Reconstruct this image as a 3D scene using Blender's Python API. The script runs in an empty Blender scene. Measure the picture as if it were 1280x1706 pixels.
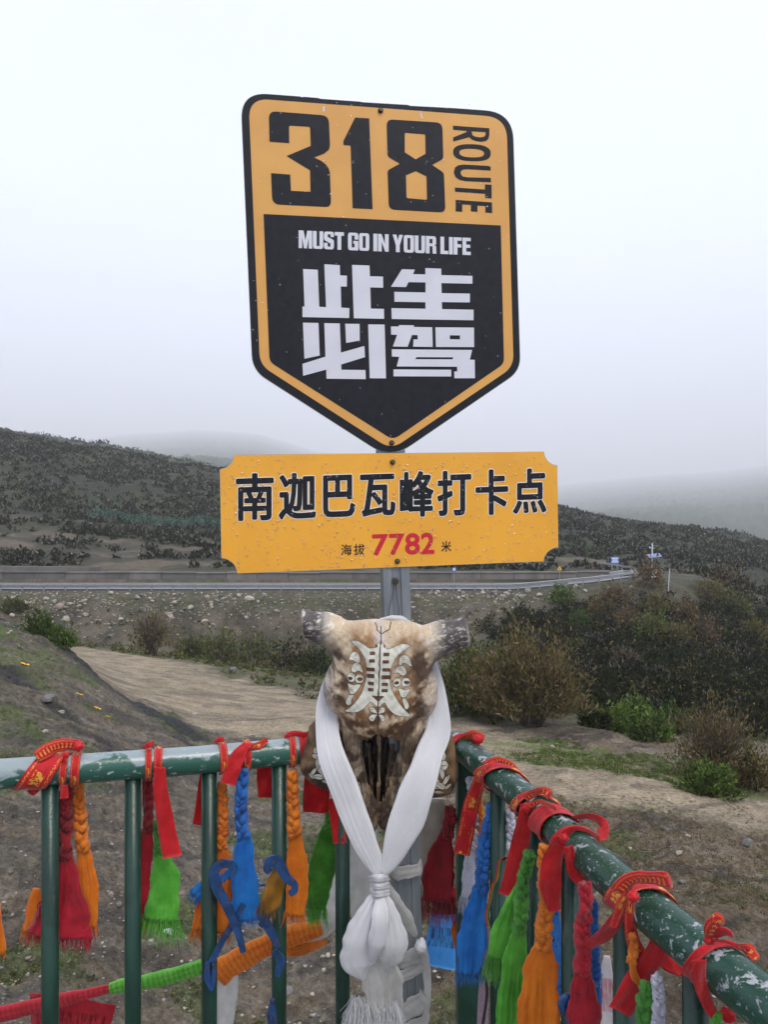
import bpy, bmesh, math, random
import numpy as np
from mathutils import Vector, Matrix, noise as mnoise
from mathutils.bvhtree import BVHTree
R = random.Random(7)
NP = np.random.RandomState(11)
sc = bpy.context.scene
COL = sc.collection
PI = math.pi
# ---------------------------------------------------------------- camera, world, sun, exposure
F, CX, CY, EYE = 1183.0, 640.0, 853.0, 1.6
cam = bpy.data.cameras.new("camera")
camo = bpy.data.objects.new("camera", cam)
COL.objects.link(camo)
camo.location = (0, 0, EYE)
camo.rotation_euler = (PI / 2, 0, 0)
cam.sensor_fit = 'VERTICAL'
cam.sensor_height = 36.0
cam.lens = F / 1706 * 36
cam.clip_start = 0.02
cam.clip_end = 20000
sc.camera = camo
sc.view_settings.view_transform = 'Standard'
sc.view_settings.look = 'None'
sc.view_settings.exposure = 0.84
sc.cycles.volume_bounces = 4
sc.cycles.max_bounces = 10
sc.view_settings.gamma = 1
sc.view_settings.use_curve_mapping = False
SUN_EL, SUN_AZ = math.radians(62), math.radians(35)
w = bpy.data.worlds.new("World")
sc.world = w
w.use_nodes = True
nt = w.node_tree
nt.nodes.clear()
def N(nt, t, **kw):
    n = nt.nodes.new(t)
    for k, v in kw.items():
        if k.startswith('i_'):
            n.inputs[k[2:].replace('_', ' ')].default_value = v
        else:
            setattr(n, k, v)
    return n
def L(nt, a, b):
    nt.links.new(a, b)
out = N(nt, 'ShaderNodeOutputWorld')
sky = N(nt, 'ShaderNodeTexSky', sky_type='NISHITA', sun_disc=False)
sky.sun_elevation = SUN_EL
sky.sun_rotation = SUN_AZ
sky.dust_density = 3
b1 = N(nt, 'ShaderNodeBackground')
b1.inputs['Strength'].default_value = 0.09
L(nt, sky.outputs[0], b1.inputs[0])
tc = N(nt, 'ShaderNodeTexCoord')
sp = N(nt, 'ShaderNodeSeparateXYZ')
L(nt, tc.outputs['Generated'], sp.inputs[0])
nz = N(nt, 'ShaderNodeTexNoise')
nz.inputs['Scale'].default_value = 1.1
nz.inputs['Detail'].default_value = 2
L(nt, tc.outputs['Generated'], nz.inputs['Vector'])
ma = N(nt, 'ShaderNodeMath', operation='MULTIPLY_ADD')
ma.inputs[1].default_value = 0.25
L(nt, nz.outputs[0], ma.inputs[0])
L(nt, sp.outputs[2], ma.inputs[2])
rp = N(nt, 'ShaderNodeValToRGB')
els = rp.color_ramp.elements
els[0].position = 0.0
els[0].color = (.24, .26, .29, 1)
els[1].position = 1.0
els[1].color = (.62, .69, .80, 1)
for p_, c_ in ((.13, (.30, .32, .37, 1)), (.22, (.46, .51, .61, 1)), (.36, (.68, .77, .93, 1)), (.52, (.74, .83, 1.0, 1)), (.72, (.62, .67, .86, 1))):
    e = els.new(p_)
    e.color = c_
L(nt, ma.outputs[0], rp.inputs[0])
b2 = N(nt, 'ShaderNodeBackground')
b2.inputs['Strength'].default_value = .99
L(nt, rp.outputs[0], b2.inputs[0])
mx = N(nt, 'ShaderNodeMixShader')
mx.inputs[0].default_value = 0.88
L(nt, b1.outputs[0], mx.inputs[1])
L(nt, b2.outputs[0], mx.inputs[2])
L(nt, mx.outputs[0], out.inputs[0])
sun = bpy.data.lights.new("sun", 'SUN')
sun.energy = 2.2
sun.angle = math.radians(22)
sun.color = (1, .94, .86)
suno = bpy.data.objects.new("sun", sun)
COL.objects.link(suno)
# light comes from above, slightly behind the camera and from the right
suno.rotation_euler = (math.radians(33), 0, math.radians(35))

# ---------------------------------------------------------------- helpers
def P(px, py, d):
    return Vector(((px - CX) / F * d, d, EYE - (py - CY) / F * d))
def PL(pts, d=None):
    return [P(*p) if d is None else P(p[0], p[1], d) for p in pts]
def zc(ox, oy, s, pts):
    return [(ox + x / s, oy + y / s) for x, y in pts]
def tag(o, label=None, cat=None, group=None, kind=None):
    if label: o['label'] = label
    if cat: o['category'] = cat
    if group: o['group'] = group
    if kind: o['kind'] = kind
    return o
def thing(name, label, cat, loc=(0, 0, 0), group=None):
    o = bpy.data.objects.new(name, None)
    COL.objects.link(o)
    o.location = loc
    o.empty_display_size = .05
    return tag(o, label, cat, group)
def link(name, me, parent=None, m=None, smooth=False):
    o = bpy.data.objects.new(name, me)
    COL.objects.link(o)
    if m is not None:
        me.materials.clear()
        me.materials.append(m)
    if smooth and len(me.polygons):
        me.polygons.foreach_set('use_smooth', [True] * len(me.polygons))
    if parent is not None:
        o.parent = parent
        pw = Vector((0, 0, 0))
        q = parent
        while q is not None:
            pw += q.location
            q = q.parent
        o.location = -pw
    return o
def mesh(name, vs, fs, parent=None, m=None, smooth=False, uv=None):
    me = bpy.data.meshes.new(name)
    me.from_pydata([tuple(v) for v in vs], [], [tuple(f) for f in fs])
    if uv is not None:
        l = me.uv_layers.new(name='UVMap')
        idx = np.empty(len(me.loops), dtype=np.int32)
        me.loops.foreach_get('vertex_index', idx)
        l.data.foreach_set('uv', np.asarray(uv, dtype=np.float32)[idx].ravel())
    me.update()
    return link(name, me, parent, m, smooth)
def npmesh(name, V, Fq, parent=None, m=None, smooth=False, attrs=None):
    """fast mesh from arrays; Fq is (n,3) or (n,4)"""
    me = bpy.data.meshes.new(name)
    V = np.asarray(V, np.float32); Fq = np.asarray(Fq, np.int32)
    k = Fq.shape[1]
    me.vertices.add(len(V)); me.vertices.foreach_set('co', V.ravel())
    me.loops.add(Fq.size); me.loops.foreach_set('vertex_index', Fq.ravel())
    me.polygons.add(len(Fq)); me.polygons.foreach_set('loop_start', np.arange(0, Fq.size, k, dtype=np.int32))
    me.update(calc_edges=True)
    for nm, a in (attrs or {}).items():
        at = me.color_attributes.new(nm, 'FLOAT_COLOR', 'POINT')
        c = np.ones((len(V), 4), np.float32); c[:, :3] = a
        at.data.foreach_set('color', c.ravel())
    return link(name, me, parent, m, smooth)
class MB:
    def __init__(s): s.v = []; s.f = []; s.uv = []
    def add(s, vs, fs, uv=None):
        n = len(s.v)
        s.v += [tuple(v) for v in vs]; s.f += [tuple(i + n for i in f) for f in fs]
        s.uv += uv if uv else [(0, 0)] * len(vs)
    def box(s, c, sz, rot=None):
        c = Vector(c); M = rot or Matrix.Identity(3)
        vs = [c + M @ Vector((x * sz[0] / 2, y * sz[1] / 2, z * sz[2] / 2)) for x in (-1, 1) for y in (-1, 1) for z in (-1, 1)]
        s.add(vs, [(0, 1, 3, 2), (4, 6, 7, 5), (0, 4, 5, 1), (2, 3, 7, 6), (0, 2, 6, 4), (1, 5, 7, 3)])
    def tube(s, pts, r, n=8, cap=True, flat=None, twist=0):
        """pts list of Vectors; r float or list; flat = (side scale)"""
        pts = [Vector(p) for p in pts]
        rr = r if isinstance(r, (list, tuple, np.ndarray)) else [r] * len(pts)
        vs = []; uv = []
        t0 = (pts[1] - pts[0]).normalized()
        ref = Vector((0, 1, 0)) if abs(t0.y) < .9 else Vector((1, 0, 0))
        ux = t0.cross(ref).normalized()
        ln = 0
        for i, p in enumerate(pts):
            t = (pts[min(i + 1, len(pts) - 1)] - pts[max(i - 1, 0)]).normalized()
            ux = (ux - t * ux.dot(t)).normalized()
            uy = t.cross(ux)
            if i: ln += (p - pts[i - 1]).length
            for k in range(n):
                a = 2 * PI * k / n + twist * i
                rx = rr[i]; ry = rr[i] * (flat or 1)
                vs.append(p + ux * math.cos(a) * rx + uy * math.sin(a) * ry)
                uv.append((ln, k / n))
        fs = [(i * n + k, i * n + (k + 1) % n, (i + 1) * n + (k + 1) % n, (i + 1) * n + k) for i in range(len(pts) - 1) for k in range(n)]
        if cap:
            fs += [tuple(range(n))[::-1], tuple((len(pts) - 1) * n + k for k in range(n))]
        s.add(vs, fs, uv)
    def build(s, name, m, parent=None, smooth=False):
        return mesh(name, s.v, s.f, parent, m, smooth, s.uv)
def catmull(pts, n):
    pts = [Vector(p) for p in pts]
    if len(pts) == 2:
        return [pts[0].lerp(pts[1], i / (n - 1)) for i in range(n)]
    q = [pts[0] * 2 - pts[1]] + pts + [pts[-1] * 2 - pts[-2]]
    res = []
    m = len(pts) - 1
    for i in range(n):
        u = i / (n - 1) * m
        k = min(int(u), m - 1); t = u - k
        a, b, c, d = q[k:k + 4]
        res.append(.5 * ((2 * b) + (c - a) * t + (2 * a - 5 * b + 4 * c - d) * t * t + (3 * b - a - 3 * c + d) * t ** 3))
    return res
def interp(vals, n):
    if not isinstance(vals, (list, tuple)): return [vals] * n
    return list(np.interp(np.linspace(0, 1, n), np.linspace(0, 1, len(vals)), vals))

# ---- materials
def new_mat(name):
    m = bpy.data.materials.new(name)
    m.use_nodes = True
    return m, m.node_tree, m.node_tree.nodes['Principled BSDF']
def rgba(c): return (c[0], c[1], c[2], 1)
def mat(name, c1, c2=None, rough=.6, metal=0, scale=8., detail=5, lo=.35, hi=.65, bump=0., bscale=None, spec=.5, coord='Object', stretch=None, rough2=None, sheen=0, transl=0, coat=0, bdist=.002):
    m, nt, b = new_mat(name)
    b.inputs['Roughness'].default_value = rough
    b.inputs['Metallic'].default_value = metal
    b.inputs['Specular IOR Level'].default_value = spec
    b.inputs['Sheen Weight'].default_value = sheen
    b.inputs['Coat Weight'].default_value = coat
    b.inputs['Coat Roughness'].default_value = .12
    b.inputs['Base Color'].default_value = rgba(c1)
    tc = N(nt, 'ShaderNodeTexCoord')
    mp = N(nt, 'ShaderNodeMapping')
    if stretch: mp.inputs['Scale'].default_value = stretch
    L(nt, tc.outputs[coord], mp.inputs[0])
    if c2 is not None:
        nz = N(nt, 'ShaderNodeTexNoise')
        nz.inputs['Scale'].default_value = scale; nz.inputs['Detail'].default_value = detail
        L(nt, mp.outputs[0], nz.inputs['Vector'])
        rp = N(nt, 'ShaderNodeValToRGB')
        rp.color_ramp.elements[0].position = lo; rp.color_ramp.elements[1].position = hi
        rp.color_ramp.elements[0].color = rgba(c1); rp.color_ramp.elements[1].color = rgba(c2)
        L(nt, nz.outputs[0], rp.inputs[0]); L(nt, rp.outputs[0], b.inputs['Base Color'])
        if rough2 is not None:
            mr = N(nt, 'ShaderNodeMapRange')
            mr.inputs['From Min'].default_value = lo; mr.inputs['From Max'].default_value = hi
            mr.inputs['To Min'].default_value = rough; mr.inputs['To Max'].default_value = rough2
            L(nt, nz.outputs[0], mr.inputs[0]); L(nt, mr.outputs[0], b.inputs['Roughness'])
    if bump:
        n2 = N(nt, 'ShaderNodeTexNoise')
        n2.inputs['Scale'].default_value = bscale or scale * 3; n2.inputs['Detail'].default_value = 6
        L(nt, mp.outputs[0], n2.inputs['Vector'])
        bp = N(nt, 'ShaderNodeBump')
        bp.inputs['Strength'].default_value = bump; bp.inputs['Distance'].default_value = bdist
        L(nt, n2.outputs[0], bp.inputs['Height']); L(nt, bp.outputs[0], b.inputs['Normal'])
    if transl:
        tr = N(nt, 'ShaderNodeBsdfTranslucent'); mxs = N(nt, 'ShaderNodeMixShader')
        mxs.inputs[0].default_value = transl
        tr.inputs[0].default_value = rgba(c1)
        if c2 is not None: L(nt, rp.outputs[0], tr.inputs[0])
        o = nt.nodes['Material Output']
        L(nt, b.outputs[0], mxs.inputs[1]); L(nt, tr.outputs[0], mxs.inputs[2]); L(nt, mxs.outputs[0], o.inputs[0])
    return m

# ---- numpy noise
def vnoise(x, y, seed=0):
    xi = np.floor(x).astype(np.int64); yi = np.floor(y).astype(np.int64)
    fx = x - xi; fy = y - yi
    fx = fx * fx * (3 - 2 * fx); fy = fy * fy * (3 - 2 * fy)
    def h(a, b):
        n = (a * 374761393 + b * 668265263 + seed * 982451653) & 0xffffffff
        n = ((n ^ (n >> 13)) * 1274126177) & 0xffffffff
        return ((n ^ (n >> 16)) & 0xffff) / 65535.0
    return (h(xi, yi) * (1 - fx) + h(xi + 1, yi) * fx) * (1 - fy) + (h(xi, yi + 1) * (1 - fx) + h(xi + 1, yi + 1) * fx) * fy
def fbm(x, y, o=4, seed=0, g=.5):
    s = 0; a = 1; t = 0
    for i in range(o):
        s = s + a * vnoise(x * 2 ** i, y * 2 ** i, seed + i); t += a; a *= g
    return s / t
def sstep(a, b, x):
    t = np.clip((x - a) / (b - a), 0, 1)
    return t * t * (3 - 2 * t)
def mixc(a, b, t): return a * (1 - t[..., None]) + np.array(b) * t[..., None]
# ---------------------------------------------------------------- terrain: height profiles along azimuths seen from the platform
KF = 22
tail = {}
def prof(near, road, hill):
    return near + road + hill
def hills(r15, r17, r19, d15=260, m14=None):
    return [(d15 * .58, m14), (d15, r15), (340, r15 + 18), (620, r17), (850, r17 + 14), (2200, r19 + 50), (3600, r19 + 28), (5600, r19 + 13), (8600, r19 + 4), (12000, r19), (15000, r19 + 60)]
RD = [(88, 985), (96, 972), (97.6, 952)]
PRO = {
 -2500: [(5, 1500), (9, 1250), (14, 1050), (22, 900), (30, 820), (36, 880), (50, 980), (72, 1020), (81, 1010)] + RD + hills(560, 600, 600, 260, 760),
 -700: [(5, 1650), (8, 1400), (13, 1180), (19, 1010), (27, 920), (34, 960), (50, 1040), (74, 1060), (81, 1020)] + RD + hills(650, 690, 680, 260, 810),
 0: [(5, 1760), (7.6, 1500), (12, 1290), (18, 1120), (25, 1026), (33, 1062), (52, 1060), (75, 1066), (81, 1030)] + RD + hills(716, 734, 745, 260, 850),
 60: [(5.2, 1760), (7.8, 1500), (12.2, 1300), (17.6, 1150), (24.6, 1050), (33, 1072), (54, 1066), (75, 1070), (81, 1030)] + RD + hills(727, 734, 742, 260, 856),
 120: [(5.5, 1760), (8, 1500), (12.5, 1310), (17, 1190), (24, 1080), (32, 1096), (55, 1078), (75, 1074), (81, 1030)] + RD + hills(737, 737, 733, 260, 862),
 200: [(5.8, 1760), (8.5, 1500), (12.7, 1335), (17, 1240), (22, 1165), (28, 1152), (52, 1088), (75, 1080), (81, 1034)] + RD + hills(752, 751, 724, 260, 872),
 330: [(6.2, 1760), (9.2, 1500), (13, 1372), (17, 1290), (21.5, 1238), (27, 1196), (50, 1104), (76, 1092), (82, 1040)] + RD + hills(779, 772, 716, 260, 886),
 430: [(6.5, 1760), (9.6, 1510), (13.3, 1390), (17.5, 1310), (22.5, 1245), (28, 1198), (49, 1122), (76, 1100), (82, 1040)] + RD + hills(797, 790, 722, 260, 896),
 530: [(6.6, 1760), (9.6, 1520), (13.3, 1400), (17.5, 1320), (22.5, 1255), (28, 1200), (48, 1136), (75, 1102), (82, 1040)] + RD + hills(810, 820, 752, 260, 905),
 640: [(6.6, 1760), (9.4, 1530), (13, 1410), (17.5, 1325), (22.5, 1262), (29, 1202), (46, 1142), (74, 1102), (82, 1040)] + RD + hills(820, 835, 778, 260, 908),
 860: [(6.5, 1760), (8.4, 1580), (11.5, 1465), (15, 1385), (18.4, 1318), (22, 1262), (27.5, 1222), (60, 1084), (80, 1030)] + RD + hills(838, 850, 815, 260, 915),
 1000: [(6.2, 1760), (8.2, 1600), (10.8, 1500), (14.3, 1405), (17, 1345), (20.5, 1285), (26, 1244), (58, 1086), (80, 1015)] + [(87, 972), (96, 968), (97.6, 955)] + hills(856, 862, 800, 260, 924),
 1100: [(6, 1760), (8, 1610), (10.4, 1520), (13.6, 1432), (16, 1372), (19.6, 1305), (25, 1266), (57, 1092), (80, 1005)] + [(87, 962), (96, 957), (100, 956)] + hills(872, 875, 790, 260, 932),
 1190: [(6, 1760), (8, 1620), (10.3, 1530), (13.2, 1456), (15.5, 1390), (19, 1325), (24.5, 1280), (56, 1105), (82, 1015)] + [(92, 966), (104, 960), (115, 958)] + hills(887, 892, 785, 265, 938),
 1280: [(6, 1760), (8, 1630), (10, 1545), (13, 1475), (15, 1408), (18.5, 1345), (24, 1296), (55, 1125), (88, 1040)] + [(115, 1000), (132, 988), (150, 972)] + hills(905, 910, 775, 270, 945),
 1900: [(6, 1760), (8, 1640), (10, 1560), (13, 1490), (15, 1430), (18.5, 1370), (24, 1330), (55, 1180), (88, 1090)] + [(115, 1050), (132, 1035), (150, 1020)] + hills(960, 950, 640, 270, 985),
 3600: [(6, 1760), (8, 1640), (10, 1560), (13, 1490), (15, 1430), (18.5, 1370), (24, 1330), (55, 1180), (88, 1090)] + [(115, 1050), (132, 1035), (150, 1020)] + hills(960, 950, 600, 270, 985),
}
cpx = sorted(PRO)
K = len(PRO[0])
cd = np.array([[p[0] for p in PRO[c]] for c in cpx], float)
cz = np.array([[EYE - (p[1] - CY) / F * p[0] for p in PRO[c]] for c in cpx], float)
pxs = np.concatenate([np.linspace(-2500, -140, 60, endpoint=False), np.linspace(-140, 1420, 620), np.linspace(1420, 3600, 60)[1:]])
ds = np.concatenate([np.geomspace(2.25, 6, 26, endpoint=False), np.geomspace(6, 30, 330, endpoint=False), np.geomspace(30, 75, 110, endpoint=False),
                     np.linspace(75, 100, 90, endpoint=False), np.geomspace(100, 280, 120, endpoint=False), np.geomspace(280, 15000, 110)])
def smooth1(a, k):
    ker = np.hanning(2 * k + 3)[1:-1]; ker /= ker.sum()
    ap = np.concatenate([np.repeat(a[:1], k, 0), a, np.repeat(a[-1:], k, 0)])
    return sum(ker[i] * ap[i:i + len(a)] for i in range(2 * k + 1))
Dk = smooth1(np.array([np.interp(pxs, cpx, cd[:, k]) for k in range(K)]).T, 14)
Zk = smooth1(np.array([np.interp(pxs, cpx, cz[:, k]) for k in range(K)]).T, 14)
Z = np.empty((len(pxs), len(ds)))
ld = np.log(ds)
for i in range(len(pxs)):
    dk = np.concatenate([[2.2], Dk[i]]); zk = np.concatenate([[-.12], Zk[i]])
    z = np.interp(ld, np.log(dk), zk)
    Z[i] = z
# smooth along depth, but keep the road bench crisp
Zs = smooth1(Z.T, 7).T
bench = sstep(84, 88, ds) * (1 - sstep(97, 101, ds))
Z = Zs * (1 - bench) + Z * bench
GX = (pxs[:, None] - CX) / F * ds[None, :]
GY = np.broadcast_to(ds[None, :], GX.shape)
PXg = np.broadcast_to(pxs[:, None], GX.shape)
PYg = CY + (EYE - Z) / ds[None, :] * F          # only used to write down where features of the ground lie
# relief
near = 1 - sstep(26, 34, GY)
emb = sstep(70, 77, GY) * (1 - sstep(85.5, 87.5, GY))
hill = sstep(99, 125, GY)
# slope axes for rills: down-slope runs to the right and away
ca, sa = math.cos(math.radians(35)), math.sin(math.radians(35))
U = GX * ca + GY * sa; V_ = -GX * sa + GY * ca
rill = fbm(U * .35, V_ * 1.6, 5, 3)
rel = near * sstep(3, 7, GY) * ((rill - .5) * .30 + (fbm(GX * 1.7, GY * 1.7, 4, 9) - .5) * .32 + (fbm(GX * 7, GY * 7, 3, 19) - .5) * .15 + (fbm(GX * 22, GY * 22, 2, 23) - .5) * .035)
rel += (1 - near) * (1 - emb) * (1 - hill) * (fbm(GX * .35, GY * .35, 4, 21) - .5) * .7 * (1 - bench)
rel += emb * ((fbm(GX * .5, GY * .25, 5, 31) - .5) * 1.8)
rel += hill * ((fbm(GX * .06, GY * .03, 5, 41) - .5) * np.clip(GY * .03, 0, 26) + (fbm(GX * .35, GY * .35, 3, 43) - .5) * 1.3)
# ---- what covers the ground (world position based)
edge = sstep(0, 1, (fbm(GX * .5, GY * .5, 4, 51)))
fuz = (fbm(GX * .8, GY * .8, 4, 52) - .5)
# dirt track : a winding band crossing the valley
tr_pts_far = [(-31.0, 60), (-23, 52), (-15, 41), (-8.5, 34.5), (-3, 29.5), (2, 25), (5, 21.5), (8, 18.7), (12, 16.8), (18, 15.6), (26, 15)]
tr_w = [3.2, 5.5, 7.5, 7.0, 5.5, 3.6, 3.0, 2.6, 2.4, 2.4, 2.4]
tp = catmull([Vector((a, b, 0)) for a, b in tr_pts_far], 80); tw = interp(tr_w, 80)
dist = np.full(GX.shape, 1e9)
sel = (GY < 75) & (GY > 8)
for q, ww in zip(tp, tw):
    dq = np.where(sel, np.hypot(GX - q.x, GY - q.y) / ww, 1e9)
    dist = np.minimum(dist, dq)
track = 1 - sstep(.75, 1.15, dist + fuz * .9)
rel *= (1 - .75 * track)
Z = Z + rel
GYf = np.array(GY)
C = np.empty(GX.shape + (3,)); C[:] = (.160, .123, .082)
n1 = fbm(GX * 1.3, GY * 1.3, 5, 61); n2 = fbm(U * .5, V_ * 3.0, 5, 62); n3 = fbm(GX * .35, GY * .35, 4, 63); n4 = fbm(GX * 5, GY * 5, 3, 64)
C = mixc(C, (.20, .168, .125), sstep(.48, .62, n2))
C = mixc(C, (.04, .037, .034), sstep(.52, .62, fbm(U * .4 + 9, V_ * 2.4, 5, 65)) * .75)
C = mixc(C, (.26, .23, .19), sstep(.62, .72, n4) * .5)
C = mixc(C, (.07, .065, .058), near * sstep(700, 350, PXg) * sstep(.5, .38, n4) * .6)
C = mixc(C, (.14, .125, .10), near * sstep(700, 350, PXg) * .35)
moss = sstep(.54, .66, fbm(GX * .8 + 5, GY * .8, 5, 66)) * near
C = mixc(C, (.075, .105, .03), moss * .7)
# greener top of the left spur
gl = sstep(1180, 1060, PYg) * sstep(190, 40, PXg) * near * sstep(.38, .52, n1)
C = mixc(C, (.09, .125, .035), gl * .8)
# dark gravel lip along the spur's crest
lip = near * np.exp(-((PYg - np.interp(PXg, [0, 100, 200, 330, 430], [1024, 1058, 1150, 1236, 1290])) / 14.) ** 2) * sstep(460, 330, PXg)
C = mixc(C, (.03, .031, .036), np.clip(lip * 1.6 * sstep(.3, .5, n1), 0, 1) * .9)
lip2 = near * np.exp(-((PYg - np.interp(PXg, [-60, 0, 60, 110, 200, 300], [1090, 1118, 1150, 1190, 1262, 1330])) / 11.) ** 2) * sstep(330, 240, PXg) * sstep(.42, .55, n2)
C = mixc(C, (.03, .03, .032), np.clip(lip2 * 1.5, 0, 1) * .85)
mid = (1 - near) * (1 - hill) * (1 - emb)
C = mixc(C, (.085, .095, .04), mid * sstep(.42, .56, n3) * .85)
rh = mid * sstep(28, 34, GY) * sstep(760, 880, PXg)
C = mixc(C, (.10, .088, .065), mid * sstep(.60, .5, n3) * .6)
C = mixc(C, (.34, .275, .19), np.clip(track, 0, 1) * (.55 + .45 * sstep(.35, .6, n1)))
C = mixc(C, (.15, .125, .095), track * sstep(.58, .7, fbm(U * .5 + 2 * n1, V_ * 1.6, 5, 77)) * .7)
C = mixc(C, (.028, .032, .018), rh * .9)
C = mixc(C, (.105, .088, .064), emb * .9)
C = mixc(C, (.035, .036, .022), emb * sstep(860, 960, PXg) * sstep(86, 80, GY) * .8)
C = mixc(C, (.05, .046, .03), emb * sstep(.45, .6, fbm(GX * .3, GY * .3, 5, 71)) * .8)
C = mixc(C, (.06, .075, .03), emb * sstep(83, 86, GY) * .6)
# green lawn patch below the right hillside
lawn = np.exp(-(((GX - 6.8) / 3.2) ** 2 + ((GY - 23.5) / 3.0) ** 2)) + np.exp(-(((GX - 10.5) / 2.6) ** 2 + ((GY - 21) / 1.6) ** 2))
lawn = sstep(.28, .6, lawn + fuz * .8)
C = mixc(C, (.10, .15, .035), lawn * .8 * sstep(.3, .55, n1))
# right bank below the track: brown turf
C = mixc(C, (.12, .092, .055), sstep(900, 1000, PXg) * near * sstep(.4, .6, n3) * .6 * (1 - track))
# hillside behind the road
C = mixc(C, (.026, .028, .016), hill)
C = mixc(C, (.035, .045, .02), hill * sstep(.42, .58, fbm(GX * .05, GY * .05, 4, 81)))
C = mixc(C, (.085, .068, .045), hill * sstep(.58, .68, fbm(GX * .12, GY * .3, 4, 82)) * sstep(165, 120, GY) * .8)
C = mixc(C, (.035, .05, .026), sstep(300, 380, GY))
# asphalt strip is its own sheet; verge
bn2 = sstep(86, 88, GY) * (1 - sstep(95, 97, GY))
C = mixc(C, (.075, .075, .05), bn2 * .8)
C = mixc(C, (.05, .05, .03), sstep(97, 99, GY) * sstep(150, 118, GY))
C = mixc(C, (.12, .095, .068), sstep(97, 99, GY) * sstep(150, 118, GY) * sstep(.56, .66, fbm(GX * .10, GY * .22, 5, 91)) * .9)
nc, nd = GX.shape
Vt = np.stack([GX, GY, Z], -1).reshape(-1, 3)
ii = np.arange(nc - 1)[:, None] * nd + np.arange(nd - 1)[None, :]
Ft = np.stack([ii, ii + nd, ii + nd + 1, ii + 1], -1).reshape(-1, 4)
gm, gnt, gb = new_mat('ground')
at = N(gnt, 'ShaderNodeVertexColor', layer_name='gcol')
tcg = N(gnt, 'ShaderNodeTexCoord')
def gnoise(s, d=6, rough=.6):
    n = N(gnt, 'ShaderNodeTexNoise'); n.inputs['Scale'].default_value = s; n.inputs['Detail'].default_value = d; n.inputs['Roughness'].default_value = rough
    L(gnt, tcg.outputs['Object'], n.inputs['Vector']); return n
ga = gnoise(9, 8, .75); gb2 = gnoise(.9, 6, .7)
mrg = N(gnt, 'ShaderNodeMapRange'); mrg.inputs['From Min'].default_value = .3; mrg.inputs['From Max'].default_value = .7; mrg.inputs['To Min'].default_value = .32; mrg.inputs['To Max'].default_value = 1.75
L(gnt, ga.outputs[0], mrg.inputs[0])
mrh = N(gnt, 'ShaderNodeMapRange'); mrh.inputs['From Min'].default_value = .3; mrh.inputs['From Max'].default_value = .7; mrh.inputs['To Min'].default_value = .7; mrh.inputs['To Max'].default_value = 1.3
L(gnt, gb2.outputs[0], mrh.inputs[0])
mm = N(gnt, 'ShaderNodeMath', operation='MULTIPLY'); L(gnt, mrg.outputs[0], mm.inputs[0]); L(gnt, mrh.outputs[0], mm.inputs[1])
vm = N(gnt, 'ShaderNodeVectorMath', operation='SCALE'); L(gnt, at.outputs[0], vm.inputs[0]); L(gnt, mm.outputs[0], vm.inputs['Scale'])
L(gnt, vm.outputs[0], gb.inputs['Base Color'])
gb.inputs['Roughness'].default_value = .85
gb.inputs['Specular IOR Level'].default_value = .3
vo = N(gnt, 'ShaderNodeTexVoronoi'); vo.inputs['Scale'].default_value = 28
L(gnt, tcg.outputs['Object'], vo.inputs['Vector'])
ad = N(gnt, 'ShaderNodeMath', operation='ADD'); L(gnt, ga.outputs[0], ad.inputs[0]); L(gnt, vo.outputs['Distance'], ad.inputs[1])
bpg = N(gnt, 'ShaderNodeBump'); bpg.inputs['Strength'].default_value = .8; bpg.inputs['Distance'].default_value = .07
L(gnt, ad.outputs[0], bpg.inputs['Height'])
gc3 = gnoise(48, 8, .75); bp3 = N(gnt, 'ShaderNodeBump'); bp3.inputs['Strength'].default_value = .9; bp3.inputs['Distance'].default_value = .02
L(gnt, gc3.outputs[0], bp3.inputs['Height']); L(gnt, bpg.outputs[0], bp3.inputs['Normal']); L(gnt, bp3.outputs[0], gb.inputs['Normal'])
ground = npmesh('ground', Vt, Ft, None, gm, True, {'gcol': C.reshape(-1, 3)})
tag(ground, kind='structure')
# ground lookup
ldr = np.log(ds)
def gz(x, y):
    px = x / y * F + CX
    i = np.interp(px, pxs, np.arange(nc)); j = np.interp(math.log(y), ldr, np.arange(nd))
    i0 = int(min(i, nc - 2)); j0 = int(min(j, nd - 2)); fi = i - i0; fj = j - j0
    return (Z[i0, j0] * (1 - fi) + Z[i0 + 1, j0] * fi) * (1 - fj) + (Z[i0, j0 + 1] * (1 - fi) + Z[i0 + 1, j0 + 1] * fi) * fj
def col_at(x, y):
    px = x / y * F + CX
    i = int(np.interp(px, pxs, np.arange(nc))); j = int(np.interp(math.log(y), ldr, np.arange(nd)))
    return i, j
def first_hit(px, py, dmin=4.5):
    """where a line of sight meets the ground"""
    i = np.interp(px, pxs, np.arange(nc)); i0 = int(min(i, nc - 2)); f = i - i0
    zz = Z[i0] * (1 - f) + Z[i0 + 1] * f
    zl = EYE - (py - CY) / F * ds
    m = (zz >= zl) & (ds > dmin)
    k = int(np.argmax(m)) if m.any() else len(ds) - 1
    if k > 0 and m.any():
        a0 = zl[k - 1] - zz[k - 1]; a1 = zl[k] - zz[k]; t = a0 / (a0 - a1 + 1e-9); d = ds[k - 1] + (ds[k] - ds[k - 1]) * min(max(t, 0), 1)
    else:
        d = ds[k]
    return Vector(((px - CX) / F * d, d, gz((px - CX) / F * d, d)))
# platform and the ground behind it
mb = MB(); mb.box((0, -2.85, -.12), (16, 10.0, .24))
tag(mb.build('viewing_platform_floor', mat('platform_concrete', (.2, .19, .17), (.14, .135, .125), .8, scale=3, bump=.3)), kind='structure')
mb = MB(); mb.add([(-900, -900, -.3), (900, -900, -.3), (900, 2.26, -.3), (-900, 2.26, -.3)], [(0, 1, 2, 3)])
tag(mb.build('terrain_behind', mat('turf_behind', (.09, .08, .06), (.06, .07, .03), .9, scale=.5)), kind='structure')
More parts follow.
